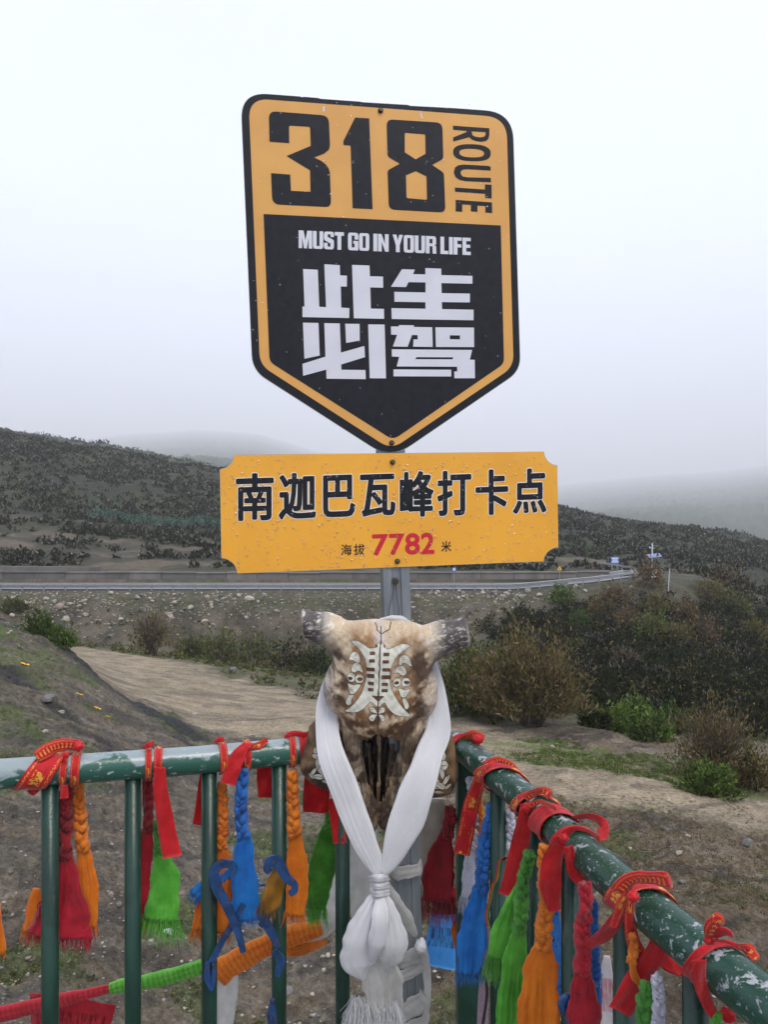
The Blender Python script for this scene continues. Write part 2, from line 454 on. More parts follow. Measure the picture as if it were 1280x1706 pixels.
# ---- haze
mb = MB(); mb.box((0, 7000, 750), (44000, 24000, 2100))
hz = mb.build('haze', None)
hm = bpy.data.materials.new('haze'); hm.use_nodes = True
hn = hm.node_tree; hn.nodes.clear()
ho = N(hn, 'ShaderNodeOutputMaterial'); hv = N(hn, 'ShaderNodeVolumePrincipled')
hv.inputs['Color'].default_value = (.96, .96, 1.0, 1); hv.inputs['Density'].default_value = .00033; hv.inputs['Anisotropy'].default_value = .0
L(hn, hv.outputs[0], ho.inputs['Volume'])
hz.data.materials.append(hm)
tag(hz, kind='stuff')
# ---------------------------------------------------------------- road, wall, guardrail
asph = mat('asphalt', (.055, .055, .058), (.085, .085, .085), .45, scale=.4, bump=.2)
def xline(px, y): return (px - CX) / F * y
rows = []
for px in range(-900, 1070, 15):
    y0, y1 = 88.9, 95.4
    k = max(0, (px - 960) / 100.0)
    y0 += 7 * k * k; y1 += 12 * k * k
    zz = gz(xline(px, y0), y0)
    rows.append((Vector((xline(px, y0), y0, zz + .16)), Vector((xline(px, y1), y1, max(zz, gz(xline(px, y1), y1)) + .16))))
mb = MB()
for a, b in zip(rows[:-1], rows[1:]):
    lo = Vector((0, 0, -.3))
    mb.add([a[0], b[0], b[1], a[1], a[0] + lo, b[0] + lo, b[1] + lo, a[1] + lo], [(0, 1, 2, 3), (0, 4, 5, 1), (3, 2, 6, 7)])
road = tag(mb.build('road', asph), kind='structure')
mb = MB()
for i in range(0, len(rows) - 1):
    a, b = rows[i], rows[i + 1]
    for f0, w_ in ((.06, .02), (.94, .02)):
        q = [a[0].lerp(a[1], f0), b[0].lerp(b[1], f0), b[0].lerp(b[1], f0 + w_), a[0].lerp(a[1], f0 + w_)]
        mb.add([v + Vector((0, 0, .006)) for v in q], [(0, 1, 2, 3)])
mb.build('edge_line', mat('road_paint', (.75, .75, .72), None, .5), road)
conc = [mat('wall_concrete_%d' % i, c, c2, .85, scale=.6, bump=.4, bscale=3, stretch=(1, 1, .35), bdist=.04, lo=.3, hi=.7) for i, (c, c2) in enumerate((((.155, .145, .135), (.09, .085, .08)), ((.20, .185, .165), (.12, .11, .10)), ((.13, .125, .125), (.17, .15, .13))))]
wall = thing('retaining_wall', 'long grey retaining wall running behind the guardrail at the foot of the hill', 'wall', (0, 96.8, -8))
x = -130.0; i = 0
while x < 33:
    wd = 4.4 + R.uniform(-.2, .2)
    px = x / 96.8 * F + CX
    zt = 1.6 - (np.interp(px, [-900, 330, 900, 1060], [949, 955, 953.5, 951]) - CY) / F * 96.8 + R.uniform(-.05, .05)
    if px > 960: zt -= (px - 960) * .008
    mb = MB(); mb.box((x + wd / 2, 96.9 + R.uniform(-.03, .03), (zt - 8.6) / 2), (wd - .07, .7, zt + 8.6))
    mb.box((x + wd / 2, 96.86, zt + .06), (wd - .04, .86, .12))
    mb.build('wall_panel', conc[R.randrange(3)], wall)
    if px < 115:
        mb = MB(); mb.box((x + wd / 2, 97.6, zt + .35), (wd - .05, .6, .8)); mb.build('upper_panel', conc[R.randrange(3)], wall)
    x += wd; i += 1
galv = mat('galvanised_steel', (.42, .44, .46), (.30, .32, .34), .42, .55, scale=6, bump=.1)
gr = thing('guardrail', 'galvanised crash barrier with short posts along the outer edge of the road', 'guardrail', (0, 88.4, -8))
gp = []
for px in list(range(-900, 1000, 20)) + [1010, 1028, 1044, 1056, 1061, 1058, 1046, 1030, 1010]:
    pass
path = [(xline(px, 88.3), 88.3) for px in range(-900, 985, 12)]
path += [(xline(px, y), y) for px, y in ((1000, 88.6), (1018, 89.3), (1036, 90.6), (1050, 92.6), (1059, 95.4), (1060, 98.6), (1052, 102), (1038, 105), (1020, 107.5), (1003, 109.5))]
def gzr(x, y): return gz(x, y)
prof_ = [(-.16, .0), (-.11, -.07), (-.05, -.07), (0, 0), (.05, -.07), (.11, -.07), (.16, 0)]
seg = 18
for s0 in range(0, len(path) - 1, seg):
    pts = path[s0:s0 + seg + 1]; vs = []; n = len(prof_)
    for k, (x, y) in enumerate(pts):
        z = gzr(x, y) + .72
        for (pz, py_) in prof_:
            vs.append((x, y + py_, z + pz))
    fs = [(k * n + j, k * n + j + 1, (k + 1) * n + j + 1, (k + 1) * n + j) for k in range(len(pts) - 1) for j in range(n - 1)]
    mesh('beam', vs, fs, gr, galv)
pm = None; acc = 0
for k in range(1, len(path)):
    a, b = path[k - 1], path[k]; ln = math.hypot(b[0] - a[0], b[1] - a[1]); acc += ln
    if acc >= 1.95:
        acc = 0; z = gzr(*b)
        if pm is None:
            mb = MB(); mb.box((0, 0, .22), (.13, .14, 1.34)); mb.box((0, -.1, .72), (.1, .12, .3)); pm = mb.build('post', galv, gr); pmd = pm.data
            bpy.data.objects.remove(pm)
        o = link('post', pmd, gr); o.location = Vector((b[0], b[1] + .1, z)) - gr.location
# ---- signs and poles beside the road
white_p = mat('white_paint', (.75, .77, .8), None, .4); blue_p = mat('blue_sign_paint', (.06, .16, .5), None, .4)
yel_p = mat('yellow_sign_paint', (.8, .45, .03), None, .4); blk = mat('black_paint', (.015, .015, .018), None, .5)
def gpt(px, y): x = xline(px, y); return Vector((x, y, gz(x, y)))
b = gpt(1025, 99); t = thing('road_sign', 'small white and blue sign board on two posts where the road bends', 'road sign', b)
for s in (-.33, .33):
    mb = MB(); mb.tube([b + Vector((s, 0, -.3)), b + Vector((s, 0, 1.9))], .045, 6); mb.build('post', galv, t)
mb = MB(); mb.box(b + Vector((0, -.06, 1.85)), (1.15, .05, .95)); mb.build('board', blue_p, t)
for k in range(3):
    mb = MB(); mb.box(b + Vector((0, -.095, 2.12 - k * .26)), (.95 - .2 * (k == 1), .012, .17)); mb.build('white_band', white_p, t)
b = gpt(1087.5, 90); t = thing('solar_post', 'white monitoring post with tilted solar panel standing on the bend', 'solar post', b)
mb = MB(); mb.tube([b + Vector((0, 0, -.3)), b + Vector((0, 0, 4.15))], [.1, .06], 8); mb.build('pole', white_p, t)
mb = MB(); mb.box(b + Vector((.25, -.1, 2.75)), (1.6, .95, .06), Matrix.Rotation(math.radians(-6), 3, 'Y') @ Matrix.Rotation(math.radians(24), 3, 'X')); mb.build('solar_panel', mat('solar_blue', (.12, .15, .3), (.2, .24, .42), .2, scale=9), t)
mb = MB(); mb.box(b + Vector((.25, -.12, .5)), (.42, .35, .95)); mb.build('cabinet', white_p, t)
mb = MB(); mb.box(b + Vector((0, -.05, 4.1)), (.12, .12, .5)); mb.tube([b + Vector((-.3, 0, 3.7)), b + Vector((.3, 0, 3.7))], .03, 5); mb.box(b + Vector((-.3, 0, 3.78)), (.12, .12, .2)); mb.build('sensor_head', white_p, t)
b = gpt(1114, 84); t = thing('marker_post', 'thin pale leaning pole on the embankment right of the solar post', 'pole', b)
mb = MB(); mb.tube([b + Vector((0, 0, -.3)), b + Vector((.18, 0, 2.7))], .05, 6); mb.build('pole', white_p, t)
mb = MB(); mb.box(b + Vector((.19, 0, 2.75)), (.16, .16, .1)); mb.build('cap', galv, t)
b = gpt(933, 94.5); t = thing('warning_sign', 'tiny yellow triangular warning sign beside the retaining wall', 'warning sign', b)
mb = MB(); mb.tube([b + Vector((0, 0, -.2)), b + Vector((0, 0, 1.9))], .04, 6); mb.build('post', galv, t)
mb = MB(); q = [(-.36, 1.7), (.36, 1.7), (0, 2.32)]
mb.add([b + Vector((x, -.06, z)) for x, z in q] + [b + Vector((x, -.03, z)) for x, z in q], [(0, 1, 2), (5, 4, 3), (0, 3, 4, 1), (1, 4, 5, 2), (2, 5, 3, 0)]); mb.build('board', yel_p, t)
mb = MB(); mb.box(b + Vector((0, -.075, 1.92)), (.07, .01, .2)); mb.build('symbol', blk, t)
b = gpt(757, 92); t = thing('marker_sign', 'small blue square sign on a thin post just right of the sign pole', 'road sign', b)
mb = MB(); mb.tube([b + Vector((0, 0, -.2)), b + Vector((0, 0, 2.3))], .04, 6); mb.build('post', galv, t)
mb = MB(); mb.box(b + Vector((0, -.06, 2.3)), (.5, .05, .6)); mb.build('board', blue_p, t)
mb = MB(); mb.box(b + Vector((0, -.095, 2.3)), (.3, .012, .3)); mb.build('symbol', white_p, t)
# cables sagging over the right hillside
cab = mat('cable_black', (.03, .03, .03), None, .5)
for (p0, p1, sag, lb) in ((P(1118, 940, 84), P(1500, 1180, 60), 1.6, 'thin cable sagging from the leaning pole down over the right hillside'), (P(1000, 1040, 84), P(1560, 1120, 58), 1.8, 'thin lower cable crossing the dark shrubs of the right hillside')):
    pts = [p0.lerp(p1, i / 24) - Vector((0, 0, sag * 4 * (i / 24) * (1 - i / 24))) for i in range(25)]
    mb = MB(); mb.tube(pts, .011, 5); tag(mb.build('cable', cab), lb, 'cable')
# green mesh fence across the hill
gfm = mat('green_wire', (.03, .16, .12), None, .6)
t = thing('mesh_fence', 'faint teal green wire fence crossing the dark hillside left of the signs', 'fence', (0, 150, 0))
prev = None
for px in range(150, 372, 7):
    q = gpt(px, 152)
    mb = MB(); mb.tube([q + Vector((0, 0, -.3)), q + Vector((0, 0, 2.2))], .04, 4); mb.build('post', gfm, t)
    if prev is not None:
        mb = MB()
        for h in np.linspace(.1, 2.1, 9):
            mb.tube([prev + Vector((0, 0, h)), q + Vector((0, 0, h))], .012, 3, False)
        for f in np.linspace(0, 1, 7)[1:-1]:
            mb.tube([prev.lerp(q, f), prev.lerp(q, f) + Vector((0, 0, 2.1))], .012, 3, False)
        mb.build('mesh_panel', gfm, t)
    prev = q

# ---------------------------------------------------------------- rocks
def rock_data(seed, n=2, squash=.7):
    bm = bmesh.new(); bmesh.ops.create_icosphere(bm, subdivisions=n, radius=.5)
    rr = random.Random(seed); pl = [(Vector((rr.gauss(0, 1), rr.gauss(0, 1), rr.gauss(0, 1))).normalized(), rr.uniform(.26, .42)) for _ in range(9)]
    for v in bm.verts:
        c = v.co.copy()
        for nn, dd in pl:
            k = c.dot(nn)
            if k > dd: c -= nn * (k - dd)
        c += c.normalized() * (mnoise.noise(c * 5 + Vector((seed, 0, 0))) * .05)
        v.co = Vector((c.x, c.y * .85, c.z * squash))
    me = bpy.data.meshes.new('rock'); bm.to_mesh(me); bm.free()
    return me
rock_m = [mat('rock_pale', (.40, .36, .30), (.25, .22, .19), .85, scale=3, bump=.5, bscale=14), mat('rock_pink', (.30, .235, .19), (.21, .175, .145), .85, scale=3, bump=.5, bscale=14), mat('rock_grey', (.16, .155, .15), (.10, .098, .095), .8, scale=3, bump=.5, bscale=14)]
RM = []
for s in range(9):
    me = rock_data(s * 7 + 3, 2, R.uniform(.5, .85)); me.materials.append(rock_m[(0, 0, 1, 0, 2, 0, 1, 2, 0)[s]]); RM.append(me)
def put_rock(px, py, wpx, kind=None, label=None, name='rock', group=None):
    q = first_hit(px, py); s = wpx / F * q.y
    me = RM[R.choice({None: [0, 1, 3, 4, 5, 0, 3, 2, 7], 'pale': [0, 1, 3], 'pink': [2, 6], 'grey': [4, 7]}[kind])]
    o = bpy.data.objects.new(name, me); COL.objects.link(o)
    o.location = q + Vector((0, 0, s * .12)); o.rotation_euler = (R.uniform(-.3, .3), R.uniform(-.3, .3), R.uniform(0, 6.3)); o.scale = (s * R.uniform(.9, 1.25),) * 3
    return tag(o, label or 'angular rock among many strewn on the embankment below the guardrail', 'rock', group)
special = [
 (98, 1012, 17, 'pink', 'pinkish block among the rocks at the left end of the embankment'), (290, 1006, 14, 'pale', 'big pale round boulder high on the embankment left of the sign pole'),
 (345, 997, 13, 'pink', 'reddish boulder high on the embankment just under the yellow board'), (282, 1025, 12, 'pink', 'pink tinted rock above the bare stemmed bush'),
 (340, 1037, 13, 'pale', 'pale boulder low on the embankment above the green thicket'), (355, 1042, 10, 'pale', 'smaller pale boulder touching the thicket on the embankment'),
 (415, 1000, 15, 'pale', 'pale boulder on the embankment below the lower left corner of the yellow board'),
 (80, 1168, 28, 'grey', 'grey slab with a dark hollow beneath it on the left dirt slope'), (74, 1221, 15, 'pale', 'upright tan stone on the left slope above the railing'),
 (102, 1187, 9, 'pale', 'small rounded tan stone right of the dark hollow on the left slope'), (389, 1117, 16, 'grey', 'grey rock at the far edge of the dirt track'),
 (324, 1191, 9, 'pale', 'white stone on the dark gravel beside the track'), (462, 1322, 17, 'pale', 'pale flat stone seen through the railing between two balusters'),
 (480, 1656, 24, 'grey', 'squared grey block on the slope behind the lower railing'), (921, 1247, 13, 'pink', 'flat reddish stone on the turf below the large twiggy bush'),
 (1248, 1409, 30, 'grey', 'large brown grey stone half sunk in the right bank'), (1132, 1423, 13, 'pale', 'tan stone in the turf of the right bank above the rail'),
 (1050, 1415, 8, 'pale', 'small rounded stone on the dark turf of the right bank'), (1147, 1394, 9, 'pale', 'white stone near the top of the right bank'),
 (1138, 1472, 16, 'grey', 'grey stone half buried beside the handrail on the right bank'), (1110, 1355, 9, 'pink', 'reddish stone on the lower edge of the dirt track'),
 (1115, 1335, 12, 'pale', 'flat white stone on the middle of the dirt track'), (560, 1300, 10, 'grey', 'grey stone behind the skull on the slope'), (345, 1268, 13, 'grey', 'grey stone near the track just above the left handrail')]
for a in special: put_rock(*a)
for k in range(240):
    if k < 196: px = R.uniform(0, 470) if R.random() < .7 else R.uniform(680, 860)
    else: px = R.uniform(740, 1060)
    py = 988 + abs(R.gauss(0, 30)) if px < 700 else 978 + abs(R.gauss(0, 14))
    if py > 1085: continue
    put_rock(px, py, 4 + 8 * R.random() ** 2.3, None, group='rocks strewn on the embankment')
for k in range(70):
    px = R.uniform(0, 620); py = 1240 + 440 * R.random()
    put_rock(px, py, 5 + 9 * R.random() ** 2, R.choice(['pale', 'grey', 'grey', 'pink']), 'stone lying loose on the dirt slope behind the left railing', group='stones on the near dirt slope')
# stones too small to pick apart, joined
ico = []
for s in range(4):
    bm = bmesh.new(); bmesh.ops.create_icosphere(bm, subdivisions=1, radius=.5)
    for v in bm.verts: v.co *= R.uniform(.5, 1.3)
    bm.verts.index_update(); ico.append((np.array([v.co[:] for v in bm.verts]), np.array([[v.index for v in f.verts] for f in bm.faces]))); bm.free()
def scatter_stones(name, m, pts, sizes):
    Vs = []; Fs = []; n = 0
    for (p, s) in zip(pts, sizes):
        v, f = ico[R.randrange(4)]
        a = R.uniform(0, 6.28); c_, s_ = math.cos(a), math.sin(a)
        vv = v @ np.array([[c_, -s_, 0], [s_, c_, 0], [0, 0, 1]]) * s * np.array([R.uniform(.8, 1.5), R.uniform(.7, 1.1), R.uniform(.4, .8)]) + np.array(p)
        Vs.append(vv); Fs.append(f + n); n += len(v)
    return tag(npmesh(name, np.concatenate(Vs), np.concatenate(Fs), None, m, False), kind='stuff')
for mi, cnt in ((0, 1100), (1, 300), (2, 700)):
    pts = []; sz = []
    for k in range(cnt):
        px = R.uniform(-60, 900); py = 986 + abs(R.gauss(0, 34)); q = first_hit(px, min(py, 1090))
        pts.append(q[:]); sz.append(q.y * R.uniform(1.2, 5) / F)
    for k in range(cnt * 4):
        px = R.uniform(-60, 1340); py = R.uniform(1290, 1720); q = first_hit(px, py)
        if mi == 0 and R.random() < .6: continue
        pts.append(q[:]); sz.append(.011 + .05 * R.random() ** 6)
    for k in range(int(cnt * .5)):
        px = R.uniform(130, 1300); py = R.uniform(1100, 1420); q = first_hit(px, py)
        pts.append(q[:]); sz.append(q.y * R.uniform(.7, 3.2) * R.random() / F)
    scatter_stones('gravel', rock_m[mi], pts, sz)

# ---------------------------------------------------------------- vegetation
def leaf_mat(name, tl=.35):
    m, nt, b = new_mat(name)
    a = N(nt, 'ShaderNodeVertexColor', layer_name='lcol'); L(nt, a.outputs[0], b.inputs['Base Color'])
    b.inputs['Roughness'].default_value = .75; b.inputs['Specular IOR Level'].default_value = .06
    tr = N(nt, 'ShaderNodeBsdfTranslucent'); L(nt, a.outputs[0], tr.inputs[0])
    mxs = N(nt, 'ShaderNodeMixShader'); mxs.inputs[0].default_value = tl
    L(nt, b.outputs[0], mxs.inputs[1]); L(nt, tr.outputs[0], mxs.inputs[2]); L(nt, mxs.outputs[0], nt.nodes['Material Output'].inputs[0])
    return m
leafm = leaf_mat('foliage'); bark = mat('twig_bark', (.09, .07, .055), (.05, .04, .032), .85, scale=20)
def leaves(n, w, h, size, rs, cols, clump=10, up=.3, aspect=1.6, floor=.0, depth=None, shell=.55, ragged=.25):
    """n leaf quads in a lumpy dome"""
    th = rs.uniform(0, 2 * PI, n); cu = rs.uniform(0, 1, n); ph = np.arccos(1 - cu)
    ragged *= 1.35
    lump = 1 + ragged * np.sin(th * 3 + rs.uniform(0, 6)) * np.sin(ph * 4 + rs.uniform(0, 6)) + ragged * .7 * np.sin(th * 7 + rs.uniform(0, 6)) * np.sin(ph * 9 + 1)
    rad = (shell + (1 - shell) * rs.uniform(0, 1, n) ** .5) * lump
    D = np.stack([np.sin(ph) * np.cos(th), np.sin(ph) * np.sin(th), np.cos(ph)], -1)
    cc = rs.normal(0, 1, (clump, 3)); cid = rs.randint(0, clump, n)
    p = D * rad[:, None] * np.array([w / 2, (depth or w) / 2, h])
    p += cc[cid] * np.array([w, w, h]) * .03
    p[:, 2] = np.maximum(p[:, 2], 0) + floor
    d = D * .6 + rs.normal(0, .5, (n, 3)); d[:, 2] += up; d /= np.linalg.norm(d, axis=1)[:, None]
    s = np.cross(d, rs.normal(0, 1, (n, 3))); s /= np.linalg.norm(s, axis=1)[:, None]
    sz = size * rs.uniform(.6, 1.35, n)[:, None]
    a = d * sz * aspect / 2; b_ = s * sz / 2
    V = np.stack([p - a, p + b_ * .9, p + a, p - b_ * .9], 1).reshape(-1, 3)
    Fq = np.arange(4 * n).reshape(-1, 4)
    cols = np.array(cols); c = cols[rs.randint(0, len(cols), n)] * rs.uniform(.6, 1.4, (n, 1)) * (1 + .35 * np.sin(cid * 2.4))[:, None]
    return V, Fq, np.repeat(c, 4, 0)
def stems_mesh(name, w, h, n, parent, seed, r0=.03, m=bark, kids=4, spread=.5):
    rr = random.Random(seed); mb = MB()
    for k in range(n):
        a = rr.uniform(0, 6.28); q = rr.uniform(.2, 1)
        top = Vector((math.cos(a) * w * spread * q * .9, math.sin(a) * w * spread * q * .9, h * (1 - .35 * q * q) * rr.uniform(.75, 1)))
        b0 = Vector((math.cos(a) * w * .08, math.sin(a) * w * .08, -.1)); md = Vector((top.x * .4, top.y * .4, h * .42)) + Vector((rr.gauss(0, .04), rr.gauss(0, .04), 0)) * w
        pts = catmull([b0, md, top], 7); mb.tube(pts, list(np.linspace(r0, r0 * .25, 7)), 4, False)
        for j in range(kids):
            s0 = pts[rr.randint(2, 5)]; e = s0 + Vector((rr.gauss(0, .16) * w, rr.gauss(0, .16) * w, rr.uniform(.1, .32) * h))
            mb.tube([s0, s0.lerp(e, .5) + Vector((0, 0, -.02 * h)), e], [r0 * .4, r0 * .25, r0 * .12], 3, False)
    return mb.build(name, m, parent)
GREEN = [(.07, .11, .03), (.09, .13, .035), (.05, .08, .025)]
OLIVE = [(.14, .125, .05), (.12, .12, .04), (.165, .135, .06)]
BROWN = [(.16, .115, .062), (.125, .09, .05), (.19, .14, .08)]
BRIGHT = [(.13, .20, .04), (.09, .15, .03), (.16, .22, .06)]
DARK = [(.018, .024, .012), (.028, .033, .015), (.034, .030, .019), (.023, .034, .013)]
GREYV = [(.12, .115, .105), (.17, .16, .145), (.08, .075, .065)]
def bush(px, py, wpx, hpx, cols, label, n=1800, lf=3.0, stems=10, seed=0, floor=.1, aspect=2.2, up=.6, depthf=.8, ragged=.25, shell=.5, cat='bush', name='bush', d=None, shift=.25):
    q = first_hit(px, py) if d is None else gpt(px, d)
    w_ = wpx / F * q.y; h = hpx / F * q.y; q = q + Vector((0, w_ * shift * depthf, 0)); q.z = gz(q.x, q.y) - .05
    dz = (EYE - (py - CY) / F * q.y) - q.z      # stand it on the ground a little further in
    t = thing(name, label, cat, q)
    rs = np.random.RandomState(seed + int(px * 3 + py))
    V, Fq, c = leaves(n, w_, h - floor * h, lf / F * q.y, rs, cols, 14, up, aspect, floor * h, w_ * depthf, shell, ragged)
    o = npmesh('foliage', V, Fq, None, leafm, False, {'lcol': c}); o.parent = t
    s = stems_mesh('stem', w_, h, stems, None, seed + int(px), r0=max(.012, .0016 * q.y * .55)); s.parent = t
    return t
bush(800, 1196, 150, 118, OLIVE + GREEN, 'wide olive green bush directly right of the skull', 6500, 3.2, 26, 1, aspect=2.6, up=.5)
bush(893, 1216, 190, 152, BROWN + OLIVE, 'large reddish brown twiggy bush with visible stems right of the skull', 9000, 3.0, 60, 2, floor=.22, aspect=3, up=.7)
bush(1205, 1312, 140, 134, BROWN + BROWN + OLIVE, 'bare twiggy brown bush near the right edge above the track', 4200, 2.3, 70, 3, floor=.12, aspect=3.4, up=.9, shell=.3)
bush(1190, 1327, 92, 52, GREEN + BRIGHT, 'low leafy green bush at the foot of the brown twiggy bush', 2200, 4, 8, 4)
bush(1262, 1318, 60, 70, OLIVE, 'olive bush cut by the right edge of the picture', 1500, 3.4, 8, 41)
for a in ((1040, 1222, 66, 46, BRIGHT, 'bright green leafy shrub nearest the lawn patch on the right'), (1092, 1236, 74, 52, BRIGHT + GREEN, 'bright green shrub right of the nearest bright one on the hillside foot'),
          (1000, 1212, 60, 34, GREEN + DARK, 'dark green low shrub left of the bright shrubs'), (1120, 1222, 60, 40, GREEN, 'mid green shrub between the bright shrubs and the brown bush'), (1062, 1200, 56, 38, GREEN + BRIGHT, 'green shrub rising behind the bright shrubs')):
    bush(*a, n=1500, lf=3.6, stems=8, seed=5, floor=.02)
bush(247, 1092, 78, 80, OLIVE + BROWN, 'bare stemmed olive bush at the far edge of the track', 1100, 2.4, 42, 6, floor=.25, aspect=3, up=.8, shell=.25, depthf=.9)
for a in ((318, 1096, 66, 36, GREEN + OLIVE, 'low green thicket right of the bare stemmed bush'), (366, 1104, 78, 52, GREEN + OLIVE, 'taller green thicket below the corner of the yellow board'), (425, 1110, 80, 58, GREEN + OLIVE, 'green brown thicket left of the skull'),
          (478, 1118, 70, 50, OLIVE + DARK, 'dark olive thicket just left of the horn core'), (525, 1124, 60, 46, DARK + GREEN, 'dark thicket behind the left side of the skull'),
          (60, 1056, 56, 38, GREEN, 'green bush behind the crest of the left slope'), (98, 1074, 50, 32, GREEN + BRIGHT, 'small brighter bush low behind the crest of the left slope'), (18, 1020, 40, 22, GREEN + OLIVE, 'low bush at the left edge behind the slope')):
    bush(*a, n=1100, lf=2.6, stems=10, seed=8, floor=.02, up=.8, aspect=2.6)
HB = [(938, 1008, 46, 30, GREEN + BRIGHT), (968, 1044, 40, 26, GREEN), (1086, 986, 56, 44, BROWN), (1096, 1022, 44, 28, OLIVE), (1094, 1064, 66, 44, OLIVE + BRIGHT), (1132, 1072, 52, 32, OLIVE), (1187, 1004, 60, 34, OLIVE),
      (1221, 992, 72, 46, BROWN + DARK), (1233, 1026, 54, 34, GREEN + OLIVE), (1176, 1074, 66, 48, BROWN), (1031, 1006, 56, 32, BROWN), (1003, 1024, 44, 30, BROWN + OLIVE), (993, 1084, 42, 30, GREYV + DARK),
      (1052, 1046, 50, 34, BROWN), (1148, 1036, 44, 30, BROWN), (1262, 1066, 46, 34, OLIVE), (1206, 1110, 54, 34, DARK + OLIVE), (1046, 1110, 44, 28, GREYV + BROWN), (1150, 1140, 50, 34, OLIVE + DARK), (1232, 1160, 50, 34, DARK + GREEN),
      (870, 1032, 40, 24, DARK + GREEN), (905, 1050, 46, 30, DARK), (960, 1092, 46, 28, DARK + OLIVE), (1010, 1150, 44, 30, DARK)]
HN = ['yellow green rounded bush at the top left of the right hillside', 'green bush below the yellow green one on the right hillside', 'reddish bush directly below the solar post', 'olive bush one step below the solar post', 'broad yellow olive bush in the middle of the right hillside',
      'olive bush touching the right of the broad yellow olive one', 'olive bush on the rim of the road bench', 'big dusky bush at the right end of the road bench', 'green bush under the dusky bench end bush', 'reddish brown bush below the olive bushes of the right hillside',
      'brown bush on the rim left of the solar post', 'brown olive bush two steps left of the solar post', 'greyish bush in the dark left part of the hillside', 'brown bush midway down below the solar post', 'brown bush between the yellow olive bush and the bench', 'olive bush cut by the right edge high on the hillside',
      'dark olive bush low in the right part of the hillside', 'grey brown bush in the middle of the dark shrubs', 'olive bush above the bright green shrubs', 'dark green bush above the brown twiggy bush', 'dark green bush just right of the board and near the road', 'blackish bush below the dark green one near the road', 'dark olive bush above the large twiggy bush', 'dark bush above the low dark green shrub']
for k, (a, lb) in enumerate(zip(HB, HN)):
    bush(*a, lb, n=900, lf=2.3, stems=8, seed=20 + k, floor=.0, up=.7, aspect=2.4)
# individual low dark shrubs on the right hillside
SH = []
for s in range(7):
    rs = np.random.RandomState(100 + s)
    V, Fq, c = leaves(260, 1.0, .62, .11, rs, DARK + (GREYV if s > 4 else []) + (OLIVE if s == 2 else []), 6, .6, 2.0, 0, None, .45, .3)
    o = npmesh('low_shrub', V, Fq, None, leafm, False, {'lcol': c}); SH.append(o.data); bpy.data.objects.remove(o)
cnt = 0
while cnt < 280:
    px = R.uniform(800, 1300); py = R.uniform(1012, 1225)
    if py > 1190 - max(0, 930 - px) * 1.1 + max(0, px - 1150) * .7: continue
    if py < 1012 + max(0, 960 - px) * .25: continue
    q = first_hit(px, py)
    if q.y < 28: continue
    s = R.uniform(.8, 1.7)
    o = bpy.data.objects.new('low_shrub', R.choice(SH)); COL.objects.link(o); o.location = q - Vector((0, 0, .06)); o.rotation_euler = (0, 0, R.uniform(0, 6.3)); o.scale = (s, s, s * R.uniform(.8, 1.1))
    tag(o, 'low dark shrub among many covering the right hillside', 'shrub', 'low dark shrubs on the right hillside'); cnt += 1
def carpet(name, n, fpos, nleaf, size, leafk, cols, seed):
    rs = np.random.RandomState(seed)
    pro = [leaves(nleaf, 1, .6, leafk, np.random.RandomState(seed + k), cols, 5, .6, 1.7, 0, None, .5, .3) for k in range(8)]
    Vs = []; Cs = []; k = 0
    while k < n:
        q = fpos()
        if q is None: continue
        V, Fq, c = pro[rs.randint(8)]
        s = rs.uniform(*size); a = rs.uniform(0, 6.28); M = np.array([[math.cos(a), -math.sin(a), 0], [math.sin(a), math.cos(a), 0], [0, 0, rs.uniform(.7, 1.1)]]) * s
        Vs.append(V @ M.T + np.array(q)); Cs.append(c * rs.uniform(.6, 1.3)); k += 1
    V = np.concatenate(Vs)
    return tag(npmesh(name, V, np.arange(len(V)).reshape(-1, 4), None, leafm, False, {'lcol': np.concatenate(Cs)}), kind='stuff')
def f_hill():
    px = R.uniform(-120, 1400); d = R.uniform(100, 272); x = xline(px, d)
    if d < 150 and fbm(np.array([x * .10]), np.array([d * .22]), 5, 91)[0] > .50: return None
    
    if fbm(np.array([x * .045]), np.array([d * .045]), 3, 81)[0] > .6 and R.random() < .6: return None
    return (x, d, gz(x, d) - .1)
carpet('hill_scrub', 11000, f_hill, 20, (.9, 2.3), .22, DARK * 3 + GREYV, 300)
def f_right():
    px = R.uniform(760, 1420); py = R.uniform(985, 1230)
    if px < 1180 and py < 1006 + max(0, 960 - px) * .22 + R.gauss(0, 8): return None
    if py > 1190 - max(0, 930 - px) * 1.1 + max(0, px - 1150) * .7: return None
    q = first_hit(px, py)
    return None if q.y < 26 else (q.x, q.y, q.z - .05)
carpet('hillside_undergrowth', 2600, f_right, 56, (.6, 1.5), .13, DARK * 6 + GREYV[:1] + OLIVE, 400)
def f_far():
    px = R.uniform(-50, 600); d = R.uniform(360, 620); x = xline(px, d); return (x, d, gz(x, d) - .2)
carpet('far_scrub', 900, f_far, 14, (2.5, 5), .25, GREEN + DARK, 500)
def f_valley():
    px = R.uniform(-100, 1350); d = R.uniform(30, 84); x = xline(px, d)
    i, j = col_at(x, d)
    if track[i, j] > .2 or R.random() < .2: return None
    return (x, d, gz(x, d) - .03)
carpet('valley_tufts', 2600, f_valley, 16, (.25, .8), .22, GREEN + OLIVE + OLIVE, 600)
def f_near():
    px = R.uniform(-60, 1380); d = 6.2 + 18 * R.random() ** 1.4; x = xline(px, d)
    i, j = col_at(x, d)
    if moss[i, j] < .35 and gl[i, j] < .3 and R.random() < .985: return None
    return (x, d, gz(x, d) - .01)
carpet('grass_tufts', 3600, f_near, 20, (.03, .12), .16, GREEN + OLIVE + [(.09, .13, .03)], 700)
